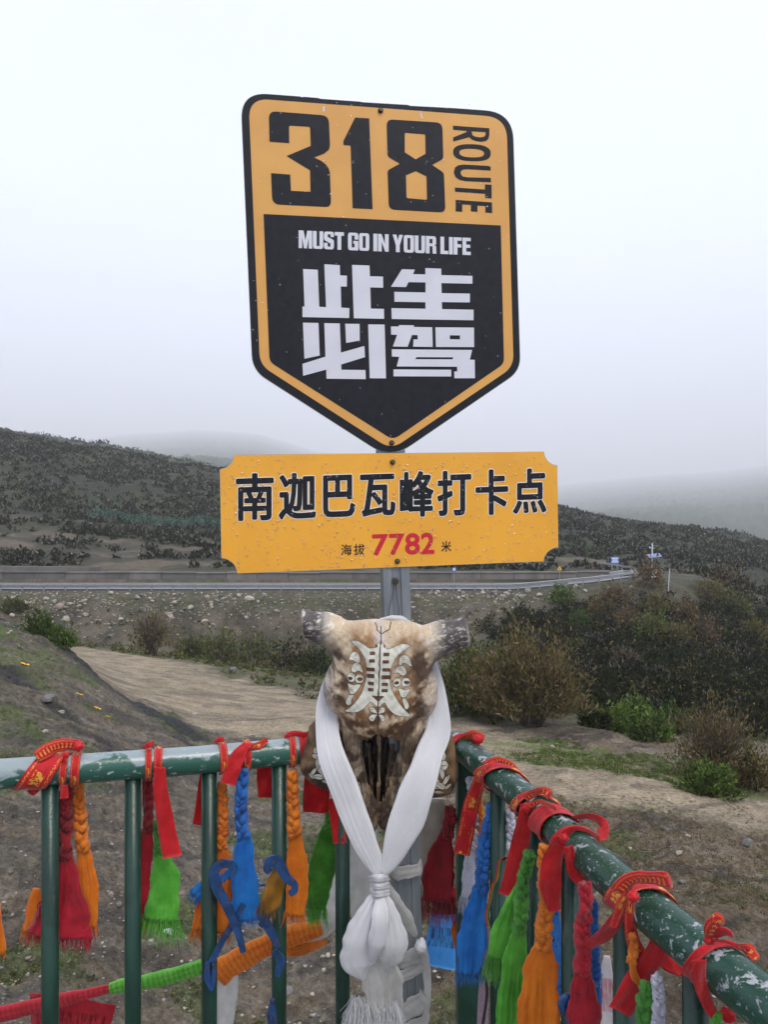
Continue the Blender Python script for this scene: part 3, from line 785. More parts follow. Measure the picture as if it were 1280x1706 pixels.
def f_lawn():
    px = R.uniform(850, 1250); d = R.uniform(19, 28); x = xline(px, d)
    i, j = col_at(x, d)
    return None if lawn[i, j] < .35 or fbm(np.array([x * .9]), np.array([d * .9]), 3, 5)[0] < .46 else (x, d, gz(x, d) - .01)
carpet('lawn_grass', 2600, f_lawn, 16, (.06, .2), .16, BRIGHT + OLIVE + GREEN, 800)
def f_dead():
    px = R.uniform(600, 1380); d = R.uniform(11, 21); x = xline(px, d)
    i, j = col_at(x, d)
    return None if track[i, j] > .3 else (x, d, gz(x, d) - .01)
carpet('dry_turf', 5000, f_dead, 16, (.05, .15), .14, OLIVE + BROWN + BROWN, 900)
# litter
yc = mat('yellow_cloth', (.75, .42, .02), (.6, .33, .03), .7, scale=30)
def scrap(px, py, wpx, m, label, cat, seed, name):
    q = first_hit(px, py); s = wpx / F * q.y; rr = random.Random(seed); mb = MB(); n = 7
    for i in range(n + 1):
        for j in range(3):
            mb.v.append((q.x + (i / n - .5) * s, q.y + (j - 1) * s * .12 + rr.uniform(-.05, .05) * s, q.z + .01 + s * .10 * rr.random() + (.5 - i / n) * s * .35)); mb.uv.append((0, 0))
    mb.f = [(i * 3 + j, (i + 1) * 3 + j, (i + 1) * 3 + j + 1, i * 3 + j + 1) for i in range(n) for j in range(2)]
    return tag(mb.build(name, m, None, True), label, cat)
scrap(38, 1106, 20, yc, 'long yellow cloth scrap high on the left slope', 'cloth scrap', 1, 'cloth_scrap')
scrap(131, 1157, 14, yc, 'small yellow cloth scrap in the middle of the left slope', 'cloth scrap', 2, 'cloth_scrap')
scrap(160, 1180, 16, yc, 'yellow cloth scrap just below the middle one on the left slope', 'cloth scrap', 3, 'cloth_scrap')
scrap(178, 1194, 10, yc, 'tiny yellow scrap lowest on the left slope', 'cloth scrap', 4, 'cloth_scrap')
scrap(1137, 1309, 16, mat('blue_litter', (.12, .35, .75), None, .5), 'crumpled blue plastic litter beside the green bush', 'litter', 5, 'plastic_litter')
scrap(1240, 1324, 16, mat('white_litter', (.6, .65, .72), None, .4), 'crumpled pale plastic litter under the brown twiggy bush', 'litter', 6, 'plastic_litter')
q = first_hit(278, 1557)
t = thing('paper_cup', 'white crushed cup lying on the slope below the green scarf', 'cup', q)
mb = MB(); mb.tube([q + Vector((-.03, 0, .04)), q + Vector((.05, -.02, .05))], [.022, .032], 10); mb.build('cup_body', white_p, t)
mb = MB(); mb.tube([q + Vector((.05, -.02, .05)), q + Vector((.054, -.021, .05))], [.035, .035], 10); mb.build('rim', white_p, t)
# ---------------------------------------------------------------- the two sign boards on the leaning post
YAW = math.radians(10)
SN = Vector((math.sin(YAW), -math.cos(YAW), 0))          # outward normal of both boards
SP0 = P(650, 745, 1.49)
def on_plane(px, py, off=0.0):
    d = Vector(((px - CX) / F, 1, -(py - CY) / F)); c = Vector((0, 0, EYE))
    return c + d * ((SP0 - c).dot(SN) / d.dot(SN)) + SN * off
def round_poly(pts):
    """(x, y) or (x, y, r): corners with r are rounded"""
    n = len(pts); res = []
    for i, p in enumerate(pts):
        if len(p) == 2: res.append((p[0], p[1])); continue
        a = Vector(pts[i - 1][:2]); b = Vector(p[:2]); c = Vector(pts[(i + 1) % n][:2])
        r1 = min(p[2], (a - b).length * .49); r2 = min(p[2], (c - b).length * .49)
        s = b + (a - b).normalized() * r1; e = b + (c - b).normalized() * r2
        k = 4 if p[2] < 15 else 10
        for j in range(k + 1):
            t = j / k; q = s * (1 - t) ** 2 + b * 2 * t * (1 - t) * .5 * 2 * .5 + b * (t * (1 - t)) + e * t ** 2
            res.append((q.x, q.y))
    return res
def curve_mesh(polys=None, text=None, offset=0.0, mapf=None, lo=0., hi=.001):
    """filled 2-D outlines (holes allowed) or text -> mesh mapped into the world, from lo to hi above the board"""
    if text is None:
        cu = bpy.data.curves.new('outline', 'CURVE'); cu.dimensions = '2D'; cu.fill_mode = 'BOTH'
        for p in polys:
            s = cu.splines.new('POLY'); s.points.add(len(p) - 1); s.use_cyclic_u = True
            for k, q in enumerate(p): s.points[k].co = (q[0], q[1], 0, 1)
        cu.extrude = 1
    else:
        cu = bpy.data.curves.new('outline', 'FONT'); cu.body = text; cu.offset = offset; cu.resolution_u = 3; cu.extrude = .01; cu.fill_mode = 'BOTH'
    o = bpy.data.objects.new('outline', cu); COL.objects.link(o)
    me = bpy.data.meshes.new_from_object(o)
    bpy.data.objects.remove(o); bpy.data.curves.remove(cu)
    if text is not None:
        xs = [v.co.x for v in me.vertices]; ys = [v.co.y for v in me.vertices]; bb = (min(xs), max(xs), min(ys), max(ys))
    for v in me.vertices:
        h = hi if v.co.z > 0 else lo
        if text is None: v.co = mapf(v.co.x, v.co.y, h)
        else: v.co = mapf((v.co.x - bb[0]) / (bb[1] - bb[0]), (v.co.y - bb[2]) / (bb[3] - bb[2]), h)
    bm = bmesh.new(); bm.from_mesh(me); bmesh.ops.recalc_face_normals(bm, faces=bm.faces); bm.to_mesh(me); bm.free()
    return me
def quadmap(tl, tr, br, bl):
    def f(u, v, h):
        x = (tl[0] * (1 - u) + tr[0] * u) * v + (bl[0] * (1 - u) + br[0] * u) * (1 - v)
        y = (tl[1] * (1 - u) + tr[1] * u) * v + (bl[1] * (1 - u) + br[1] * u) * (1 - v)
        return on_plane(x, y, h)
    return f
ink = mat('sign_black_vinyl', (.011, .012, .016), (.016, .017, .023), .5, spec=.22, scale=60, bump=.12, bscale=400, bdist=.0006)
ora = mat('sign_orange_vinyl', (.72, .37, .085), (.66, .33, .075), .42, scale=10, bump=.06, bscale=200, bdist=.0005)
ora2 = mat('board_orange_vinyl', (.84, .40, .035), (.78, .36, .03), .36, scale=8, bump=.06, bscale=200, bdist=.0005)
wht = mat('sign_white_vinyl', (.66, .67, .73), (.61, .62, .68), .42, scale=14)
alu = mat('sheet_metal_edge', (.45, .45, .46), None, .35, .7)
whto = mat('sign_outline_white', (.85, .82, .75), None, .45)
red_i = mat('sign_red_ink', (.55, .01, .03), None, .42)
base_pt = on_plane(650, 700)
shield = thing('route_sign', 'black and orange shield shaped 318 ROUTE sign on top of the steel post', 'road sign', base_pt)
def face(polys, m, name, lo, hi, par, label=None):
    o = link(name, curve_mesh([round_poly(p) for p in polys], mapf=on_plane, lo=lo, hi=hi), par, m)
    if label: o['label'] = label
    return o
OUT = [(400, 153, 46), (500, 160.5), (502, 161.8), (506, 161), (530, 163), (533, 164.3), (600, 169), (604, 170), (680, 174.5), (684, 176), (760, 180), (855, 187, 46), (868, 618, 24), (652, 765, 40), (420, 617, 26)]
face([OUT], alu, 'sheet', -.003, 0, shield)
face([[(p[0] + (.7 if p[0] < 600 else -.7), p[1] + (.6 if p[1] < 400 else -.6)) + tuple(p[2:]) for p in OUT]], ink, 'black_face', .0002, .0005, shield)
face([[(414, 164, 34), (844, 196, 36), (856, 611, 20), (652, 749, 22), (433, 608, 20)]], ora, 'orange_panel', .0007, .001, shield)
face([[(439, 357), (834.5, 376), (840, 606, 9), (655, 733, 12), (449, 603, 9)]], ink, 'black_panel', .0012, .0015, shield)
Bz = lambda p: [zc(380, 140, 4.923, [q[:2]])[0] + ((q[2] / 4.923,) if len(q) > 2 else ()) for q in p]
Cz = lambda p: [zc(630, 140, 5.12, [q[:2]])[0] + ((q[2] / 5.12,) if len(q) > 2 else ()) for q in p]
Az = lambda p: [zc(480, 420, 3.7647, [q[:2]])[0] for q in p]
three = [(333, 224, 62), (826, 262, 62), (836, 505), (828, 540), (790, 572), (705, 605), (760, 630), (800, 660), (826, 695), (836, 730), (846, 1012, 50), (362, 988, 62), (352, 733), (510, 745), (516, 878), (676, 886), (672, 710), (480, 593), (678, 510), (672, 353, 14), (500, 343, 14), (502, 487), (340, 475)]
one = [(1042, 277), (1158, 285), (1186, 1028), (1022, 1020), (1005, 508), (946, 502), (946, 470)]
eight = [(72, 303, 55), (548, 333, 55), (557, 640, 24), (462, 693), (562, 760, 24), (575, 1098, 50), (92, 1072, 50), (80, 740, 20), (185, 682), (80, 620, 24)]
e1 = [(228, 418, 12), (402, 432, 12), (405, 598), (320, 645), (228, 585)]
e2 = [(238, 780), (322, 745), (413, 790), (418, 990, 12), (243, 975, 12)]
face([Bz(three)], ink, 'numeral', .0012, .0015, shield); face([Bz(one)], ink, 'numeral', .0012, .0015, shield); face([Cz(eight), Cz(e1), Cz(e2)], ink, 'numeral', .0012, .0015, shield)
Rr = [(640, 358), (950, 380), (949, 440), (942, 470), (920, 488), (885, 494), (840, 490), (800, 476), (778, 455), (642, 492), (641, 458), (755, 412), (757, 402), (640, 392)]
Rh = [(797, 405), (918, 412), (917, 435), (905, 452), (870, 458), (830, 452), (805, 438)]
def sell(cx, cy, rx, ry, n=28, e=2.5, sk=.04):
    return [(cx + rx * abs(math.cos(a)) ** (2 / e) * (1 if math.cos(a) > 0 else -1), cy + sk * rx * math.cos(a) + ry * abs(math.sin(a)) ** (2 / e) * (1 if math.sin(a) > 0 else -1)) for a in [2 * PI * k / n for k in range(n)]]
Uu = [(962, 702), (960, 740), (760, 728), (725, 732), (706, 745), (705, 768), (720, 790), (760, 798), (962, 803), (964, 840), (745, 830), (695, 820), (660, 795), (646, 755), (656, 715), (685, 695), (730, 689)]
Tt = [(655, 885), (912, 902), (912, 858), (968, 862), (970, 978), (914, 973), (914, 938), (657, 920)]
Ee = [(662, 990), (972, 1012), (974, 1102), (916, 1098), (916, 1043), (848, 1038), (848, 1092), (792, 1088), (792, 1033), (718, 1028), (718, 1092), (662, 1088)]
for polys in ([Rr, Rh], [sell(801, 588, 161, 72), sell(799, 591, 106, 37)], [Uu], [Tt], [Ee]):
    face([Cz(p) for p in polys], ink, 'letter', .0012, .0015, shield)
LET = {
 'M': (1.25, [[(0, 0), (0, 1), (.45, 1), (.625, .45), (.8, 1), (1.25, 1), (1.25, 0), (.93, 0), (.93, .62), (.76, 0), (.49, 0), (.32, .62), (.32, 0)]]),
 'U': (.95, [[(0, 1), (.34, 1), (.34, .16), (.61, .16), (.61, 1), (.95, 1), (.95, 0, .2), (0, 0, .2)]]),
 'S': (.92, [[(0, .36), (0, 0, .2), (.92, 0, .2), (.92, .53, .12), (.34, .70), (.34, .85), (.6, .85), (.6, .70), (.92, .70), (.92, 1, .2), (0, 1, .2), (0, .52, .12), (.59, .34), (.59, .15), (.34, .15), (.34, .36)]]),
 'T': (.85, [[(0, 1), (.85, 1), (.85, .8), (.6, .8), (.6, 0), (.25, 0), (.25, .8), (0, .8)]]),
 'G': (.95, [[(.95, .62), (.61, .62), (.61, .84), (.34, .84), (.34, .16), (.61, .16), (.61, .38), (.5, .38), (.5, .54), (.95, .54), (.95, 0), (0, 0, .2), (0, 1, .2), (.95, 1, .2)]]),
 'O': (.95, [[(0, 0, .2), (0, 1, .2), (.95, 1, .2), (.95, 0, .2)], [(.34, .16), (.34, .84), (.61, .84), (.61, .16)]]),
 'I': (.36, [[(0, 0), (0, 1), (.36, 1), (.36, 0)]]),
 'N': (.98, [[(0, 0), (0, 1), (.32, 1), (.64, .42), (.64, 1), (.98, 1), (.98, 0), (.66, 0), (.34, .55), (.34, 0)]]),
 'Y': (.95, [[(0, 1), (.34, 1), (.475, .68), (.61, 1), (.95, 1), (.65, .38), (.65, 0), (.30, 0), (.30, .38)]]),
 'R': (.97, [[(0, 0), (0, 1), (.95, 1, .2), (.95, .55, .05), (.83, .49), (.95, .43, .05), (.97, 0), (.63, 0), (.61, .42), (.34, .42), (.34, 0)], [(.34, .58), (.34, .84), (.61, .84), (.61, .58)]]),
 'L': (.72, [[(0, 0), (0, 1), (.35, 1), (.35, .19), (.72, .19), (.72, 0)]]),
 'F': (.74, [[(0, 0), (0, 1), (.74, 1), (.74, .81), (.35, .81), (.35, .6), (.7, .6), (.7, .42), (.35, .42), (.35, 0)]]),
 'E': (.76, [[(0, 0), (0, 1), (.76, 1), (.76, .81), (.35, .81), (.35, .6), (.71, .6), (.71, .42), (.35, .42), (.35, .19), (.76, .19), (.76, 0)]])}
txt = "MUST GO IN YOUR LIFE"; tot = 0; lay = []
for ch in txt:
    if ch == ' ': tot += .30; continue
    lay.append((ch, tot)); tot += LET[ch][0] + .075
tot -= .075
qm = quadmap((497.5, 384.3), (784.2, 397), (784.2, 425.6), (497.5, 413.8))
for ch, x0 in lay:
    polys = [[(x / 1.0, y) for x, y in round_poly(p)] for p in LET[ch][1]]
    o = link('letter', curve_mesh([[((x0 + x) / tot * 100, y * 100) for x, y in p] for p in polys], mapf=lambda x, y, h: qm(x / 100, y / 100, h), lo=.0017, hi=.002), shield, wht)
    o['label'] = 'small white letter'
HZ = [[[(94, 108), (186, 113), (195, 345), (238, 347), (227, 78), (324, 84), (326, 148), (369, 150), (368, 218), (330, 217), (333, 350), (384, 353), (383, 415), (90, 409), (90, 343), (103, 343)]],
 [[(401, 82), (510, 86), (513, 153), (595, 156), (596, 225), (515, 223), (519, 356), (601, 358), (602, 420), (412, 416)]],
 [[(714, 109), (795, 112), (783, 140), (861, 142), (861, 102), (960, 106), (961, 146), (1156, 151), (1156, 200), (961, 196), (963, 259), (1140, 262), (1140, 317), (964, 315), (966, 359), (1163, 363), (1163, 429), (650, 421), (648, 353), (862, 357), (861, 316), (667, 313), (666, 251), (862, 255), (862, 192), (755, 190), (740, 221), (645, 219)]],
 [[(93, 444), (190, 446), (198, 650), (102, 670)]],
 [[(227, 447), (324, 449), (331, 632), (478, 590), (482, 660), (333, 706), (334, 739), (485, 741), (487, 798), (241, 795), (239, 738), (94, 777), (90, 702), (234, 657)]],
 [[(358, 451), (448, 452), (449, 556), (364, 571)]], [[(502, 455), (605, 456), (614, 793), (512, 792)]],
 [[(645, 468), (694, 468), (696, 459), (790, 461), (787, 471), (904, 473), (907, 596), (784, 594), (787, 549), (813, 549), (812, 522), (777, 521), (750, 595), (657, 593), (684, 520), (646, 519)]],
 [[(924, 473), (1166, 475), (1167, 597), (927, 596)], [(1014, 523), (1078, 524), (1078, 549), (1014, 548)]],
 [[(650, 611), (1154, 615), (1140, 676), (1170, 677), (1172, 792), (1043, 792), (1042, 750), (1061, 749), (1060, 720), (681, 718), (697, 658), (651, 656)], [(805, 660), (1036, 661), (1031, 674), (798, 673)]],
 [[(661, 737), (1023, 739), (1023, 781), (661, 780)]]]
for g in HZ:
    face([Az(p) for p in g], wht, 'character_stroke', .0017, .002, shield, 'bold white stroke of the large characters')
for q in (((538, 178), (541, 178), (541, 186), (538, 186)), ((700, 184), (702, 190), (704, 198), (701, 196))):
    face([list(q)], wht, 'scuff', .0012, .0014, shield, 'white scratch on the upper edge')
screw_m = mat('rusty_screw', (.18, .16, .13), (.07, .05, .04), .4, .8, scale=300)
dark_m = mat('screw_recess', (.02, .018, .015), None, .7)
def screw(px, py, par, r=.0055):
    c = on_plane(px, py, .0016); mb = MB()
    mb.tube([c, c + SN * .0018], r, 20); o = mb.build('screw', dark_m, par)
    mb = MB(); mb.tube([c + SN * .0018, c + SN * .004, c + SN * .005], [r * .72, r * .7, r * .5], 16)
    h = mb.build('screw_head', screw_m, par)
screw(634, 185, shield); screw(652.5, 738, shield)
# lower board with scooped corners
board = thing('altitude_sign', 'long orange board with black characters and red 7782 under the shield sign', 'sign board', on_plane(650, 850))
def scoop(cx, cy, r, a0, a1, n=8):
    return [(cx + r * math.cos(math.radians(a0 + (a1 - a0) * k / n)), cy + r * math.sin(math.radians(a0 + (a1 - a0) * k / n))) for k in range(n + 1)]
BO = scoop(365, 757.5, 24.5, 0, 90) + scoop(366, 957, 28, -84, 0) + [(398, 955)] + scoop(933, 938, 26, 188, 268) + scoop(931, 751, 24, 88, 176)
BO = [(390, 757.5)] + [p for p in scoop(366, 757, 24, 5, 86)] + [(366, 783), (368.5, 930)] + scoop(368, 957, 27, -88, -3) + [(396, 955.5), (905, 935.5)] + scoop(932, 938, 26, 182, 268) + [(931, 912), (929, 775)] + scoop(931, 751.5, 24, 92, 178)
face([BO], alu, 'sheet', -.003, 0, board)
face([[(p[0] + (.6 if p[0] < 600 else -.6), p[1] + (.5 if p[1] < 850 else -.5)) for p in BO]], ora2, 'orange_face', .0002, .0006, board)
Hz = lambda x, y: (340 + x / 2.0645, 730 + y / 2.0645)
def glyph(ch, x0, x1, yt, yb, m, rad, lo, nm='character', sk=-2.0, out_r=0):
    """heavy lettering: the glyph laid down in a ring of small shifts, a hair higher each time"""
    x0 += rad * 2.0645; x1 -= rad * 2.0645; yt += rad * 2.0645; yb -= rad * 2.0645
    R_ = rad + out_r; lay = [(0, 0)] + [(R_ * math.cos(a), R_ * math.sin(a)) for a in [2 * PI * k / 10 for k in range(10)]]
    if rad + out_r > 1.2: lay += [(R_ * .5 * math.cos(a), R_ * .5 * math.sin(a)) for a in [2 * PI * k / 6 for k in range(6)]]
    bm = bmesh.new()
    for i, (dx, dy) in enumerate(lay):
        q = [Hz(x0, yt - sk), Hz(x1, yt + sk), Hz(x1, yb + sk), Hz(x0, yb - sk)]
        me = curve_mesh(text=ch, mapf=quadmap(*[(a + dx, b + dy) for a, b in q]), lo=lo, hi=lo + .0001 + i * 8e-6)
        bm.from_mesh(me); bpy.data.meshes.remove(me)
    me = bpy.data.meshes.new(nm); bm.to_mesh(me); bm.free()
    return link(nm, me, board, m)
for ch, x0, x1, yt, yb in (('南', 109, 240, 120, 284), ('迦', 256, 386, 119, 279), ('巴', 409, 521, 126, 271), ('瓦', 536, 659, 123, 269), ('峰', 673, 791, 113, 271), ('打', 802, 920, 111, 267), ('卡', 934, 1047, 107, 264), ('点', 1062, 1179, 104, 259)):
    glyph(ch, x0, x1, yt, yb, ink, 2.0, .0012)
    glyph(ch, x0, x1, yt, yb, whto, 2.0, .0008, 'outline', out_r=1.3)
for ch, x0, x1, yt, yb in (('海', 471, 508, 365, 403), ('拔', 515, 553, 364, 402), ('米', 816, 851, 354, 391)):
    glyph(ch, x0, x1, yt, yb, ink, .25, .0008, sk=-.5)
for ch, x0, x1, yt, yb in (('7', 578, 633, 330, 404), ('7', 636, 689, 328, 402), ('8', 691, 743, 326, 401), ('2', 746, 793, 324, 399)):
    glyph(ch, x0, x1, yt, yb, red_i, 1.35, .0008, 'numeral', sk=-.8)
screw(654, 770, board); screw(662, 935, board)
# rain drops standing on both faces
dm, dnt, db = new_mat('water_drop')
db.inputs['Roughness'].default_value = .03; db.inputs['Base Color'].default_value = (1, 1, 1, 1)
tb = N(dnt, 'ShaderNodeBsdfTransparent'); gl2 = N(dnt, 'ShaderNodeBsdfGlossy'); gl2.inputs['Roughness'].default_value = .05
lw = N(dnt, 'ShaderNodeLayerWeight'); lw.inputs['Blend'].default_value = .42
ms = N(dnt, 'ShaderNodeMixShader'); mrd = N(dnt, 'ShaderNodeMapRange'); mrd.inputs['To Min'].default_value = .13; mrd.inputs['To Max'].default_value = .9; L(dnt, lw.outputs['Facing'], mrd.inputs[0]); L(dnt, mrd.outputs[0], ms.inputs[0]); tb.inputs[0].default_value = (.97, .97, .97, 1)
L(dnt, tb.outputs[0], ms.inputs[1]); L(dnt, gl2.outputs[0], ms.inputs[2]); L(dnt, ms.outputs[0], dnt.nodes['Material Output'].inputs[0])
def drops(n, box, rr, par, ok, seed, lift=.0022):
    rs = random.Random(seed); hx = Vector((math.cos(YAW), math.sin(YAW), 0)); up = Vector((0, 0, 1)); mb = MB(); k = 0
    while k < n:
        px, py = rs.uniform(*box[:2]), rs.uniform(*box[2:])
        if not ok(px, py): continue
        k += 1; c = on_plane(px, py, lift - .0016); r = rr[0] + (rr[1] - rr[0]) * rs.random() ** 3; st = rs.uniform(1, 1.5)
        vs = []; m = 8
        for a_, h_ in ((1, 0), (.86, .35), (.5, .62)):
            for j in range(m):
                a = 2 * PI * j / m; vs.append(c + hx * math.cos(a) * r * a_ + up * math.sin(a) * r * a_ * st + SN * h_ * r)
        vs.append(c + SN * .7 * r)
        fs = [(q * m + j, q * m + (j + 1) % m, (q + 1) * m + (j + 1) % m, (q + 1) * m + j) for q in range(2) for j in range(m)] + [(2 * m + j, 2 * m + (j + 1) % m, 3 * m) for j in range(m)]
        mb.add(vs, fs)
    return tag(mb.build('rain_drops', dm, par, True), kind='stuff')
drops(2000, (368, 928, 760, 952), (.0006, .0027), board, lambda x, y: not ((x < 394 or x > 903) and (y < 786 or y > 908)) and y < 955 - (x - 396) * .039, 1)
drops(900, (418, 850, 170, 735), (.0005, .0022), shield, lambda x, y: y < 600 or abs(x - 652) < (742 - y) * 1.4, 2)
# steel post
def post_c(py): return 634 + (py - 185) * .0353
galv2 = mat('galvanised_post', (.30, .33, .35), (.16, .18, .20), .45, .6, scale=26, bump=.25, bscale=50, stretch=(1, 1, .25), lo=.3, hi=.7)
post = thing('sign_post', 'leaning galvanised steel post carrying both sign boards and the skull', 'post', P(690, 1700, 1.5))
a = on_plane(post_c(200), 200, -.0035); b = on_plane(post_c(1760), 1760, -.0035); ax = (b - a).normalized(); b = a + ax * ((a.z - .0) / -ax.z)
hx = Vector((math.cos(YAW), math.sin(YAW), 0)); hx = (hx - ax * hx.dot(ax)).normalized(); back = -SN
prof2 = [(-.028, .04), (-.028, 0), (-.010, 0), (-.008, .004), (.008, .004), (.010, 0), (.028, 0), (.028, .04), (.025, .04), (.025, .003), (-.025, .003), (-.025, .04)]
vs = [c + hx * x + back * y for c in (a, b) for x, y in prof2]; n = len(prof2)
mesh('channel', vs, [(k, (k + 1) % n, n + (k + 1) % n, n + k) for k in range(n)] + [tuple(range(n)), tuple(range(2 * n - 1, n - 1, -1))], post, galv2)
def bolt(px, py, r=.0055):
    c = on_plane(px, py, .001); mb = MB()
    mb.tube([c - SN * .004, c + SN * .0008], r * 1.35, 14); mb.tube([c, c + SN * .006], r * .8, 6); mb.tube([c, c + SN * .012], r * .4, 8)
    mb.build('bolt', screw_m, post)
bolt(659, 968); bolt(668, 1200)
wire_m = mat('tie_wire', (.08, .07, .06), None, .5, .5)
mb = MB()
for pts in (((659, 968), (655, 985), (649, 1010), (646, 1032)), ((659, 968), (660, 990), (664, 1012), (663, 1030)), ((646, 1028), (655, 1033), (663, 1028))):
    mb.tube(catmull([on_plane(x, y, .004) for x, y in pts], 8), .0008, 5)
tag(mb.build('tie_wire', wire_m), 'thin dark wire looped over the bolt above the skull', 'wire')
# ---------------------------------------------------------------- green railing
def paint(name, c_paint, c_worn, sc_, lo, hi, c3=None, top=0, stretch=(1, 1, 1), drops_=True, spec=.5, rough=.3):
    m, nt, b = new_mat(name)
    tc = N(nt, 'ShaderNodeTexCoord'); mp = N(nt, 'ShaderNodeMapping'); mp.inputs['Scale'].default_value = stretch; L(nt, tc.outputs['Object'], mp.inputs[0])
    n1 = N(nt, 'ShaderNodeTexNoise'); n1.inputs['Scale'].default_value = sc_; n1.inputs['Detail'].default_value = 9; n1.inputs['Roughness'].default_value = .62; n1.inputs['Distortion'].default_value = .6; L(nt, mp.outputs[0], n1.inputs['Vector'])
    r1 = N(nt, 'ShaderNodeValToRGB'); r1.color_ramp.elements[0].position = lo; r1.color_ramp.elements[1].position = hi
    r1.color_ramp.elements[0].color = rgba(c_paint); r1.color_ramp.elements[1].color = rgba(c_worn); src = n1.outputs[0]
    if top:                          # paint is weathered away more on the upper side of the tube
        ge = N(nt, 'ShaderNodeNewGeometry'); sx = N(nt, 'ShaderNodeSeparateXYZ'); L(nt, ge.outputs['Normal'], sx.inputs[0])
        mz = N(nt, 'ShaderNodeMath', operation='MULTIPLY_ADD'); mz.inputs[1].default_value = top; L(nt, sx.outputs[2], mz.inputs[0]); L(nt, n1.outputs[0], mz.inputs[2]); src = mz.outputs[0]
    L(nt, src, r1.inputs[0])
    n2 = N(nt, 'ShaderNodeTexNoise'); n2.inputs['Scale'].default_value = sc_ * 4; n2.inputs['Detail'].default_value = 4; L(nt, mp.outputs[0], n2.inputs['Vector'])
    r2 = N(nt, 'ShaderNodeValToRGB'); r2.color_ramp.elements[0].position = .62; r2.color_ramp.elements[1].position = .68; L(nt, n2.outputs[0], r2.inputs[0])
    mxc = N(nt, 'ShaderNodeMix', data_type='RGBA'); L(nt, r2.outputs[0], mxc.inputs[0]); L(nt, r1.outputs[0], mxc.inputs[6]); mxc.inputs[7].default_value = rgba(c3 or c_worn)
    L(nt, mxc.outputs[2], b.inputs['Base Color'])
    b.inputs['Roughness'].default_value = rough; b.inputs['Specular IOR Level'].default_value = spec
    vo = N(nt, 'ShaderNodeTexVoronoi'); vo.inputs['Scale'].default_value = 260; L(nt, tc.outputs['Object'], vo.inputs['Vector'])
    sm = N(nt, 'ShaderNodeMapRange'); sm.inputs['From Min'].default_value = .12; sm.inputs['From Max'].default_value = .32; sm.inputs['To Min'].default_value = 1; sm.inputs['To Max'].default_value = 0; L(nt, vo.outputs['Distance'], sm.inputs[0])
    ad = N(nt, 'ShaderNodeMath', operation='MULTIPLY_ADD'); ad.inputs[1].default_value = .6; L(nt, sm.outputs[0], ad.inputs[0]); L(nt, r1.outputs[0], ad.inputs[2])
    bp = N(nt, 'ShaderNodeBump'); bp.inputs['Strength'].default_value = .5; bp.inputs['Distance'].default_value = .0012; L(nt, ad.outputs[0], bp.inputs['Height']); L(nt, bp.outputs[0], b.inputs['Normal'])
    return m
GP = (.007, .048, .029)
rail_grey = paint('weathered_rail_paint', (.018, .085, .06), (.24, .29, .30), 26, .53, .60, (.33, .37, .38), .19, (.5, 1, 1))
rail_green = paint('chipped_rail_paint', GP, (.34, .36, .38), 52, .60, .635, (.22, .25, .27), .03, (1, 1, 1))
bar_green = paint('baluster_paint', (.003, .024, .014), (.012, .046, .032), 11, .40, .62, (.035, .05, .04), 0, (1, 1, .4), rough=.32, spec=.4)
RL = [P(-420, 1318, 1.26), P(0, 1289.5, 1.335), P(320, 1267, 1.44), P(500, 1251, 1.515), P(748, 1236, 1.575)]
RRt = [P(763, 1237, 1.575), P(776, 1250, 1.525), P(879, 1334, 1.27), P(1040, 1480, .97), P(1250, 1652, .765), P(1560, 1900, .60)]
RRAD = .0275
rail = thing('metal_railing', 'green painted steel railing with a handrail corner and round balusters', 'railing', P(757, 1238, 1.575) - Vector((0, 0, 1.08)))
lcur = catmull(RL, 60); rcur = catmull(RRt, 60)
mb = MB(); mb.tube(lcur, RRAD, 36); o = mb.build('handrail', rail_grey, rail, True); o['label'] = 'greyed weathered handrail'
mb = MB(); mb.tube(rcur, RRAD, 36); o = mb.build('handrail', rail_green, rail, True); o['label'] = 'dark green handrail with pale chips'
def rail_at(cur, px):
    """point of a rail axis seen in column px"""
    for p, q in zip(cur[:-1], cur[1:]):
        a, b = p.x / p.y * F + CX, q.x / q.y * F + CX
        if a <= px <= b or b <= px <= a:
            return p.lerp(q, (px - a) / (b - a + 1e-9))
    return cur[-1]
def baluster(cur, px, r=.0158, lean=0):
    q = rail_at(cur, px)
    mb = MB(); mb.tube([Vector((q.x + lean, q.y, .06)), Vector((q.x, q.y, q.z - RRAD * .6))], r, 20); mb.build('baluster', bar_green, rail, True)
for px in (-190, -50, 83, 221, 348.5, 465, 571): baluster(lcur, px)
for px in (830, 892, 952, 1041, 1160, 1330): baluster(rcur, px, .0150)
q = P(779, 1500, 1.55)
mb = MB(); mb.box((q.x, q.y, .54), (.046, .046, 1.08)); mb.build('corner_post', bar_green, rail)
mb = MB(); mb.tube([Vector((p.x, p.y, .06)) for p in lcur[::6]], .02, 10); mb.build('bottom_rail', bar_green, rail, True)
mb = MB(); mb.tube([Vector((p.x, p.y, .06)) for p in rcur[::6]], .02, 10); mb.build('bottom_rail', bar_green, rail, True)
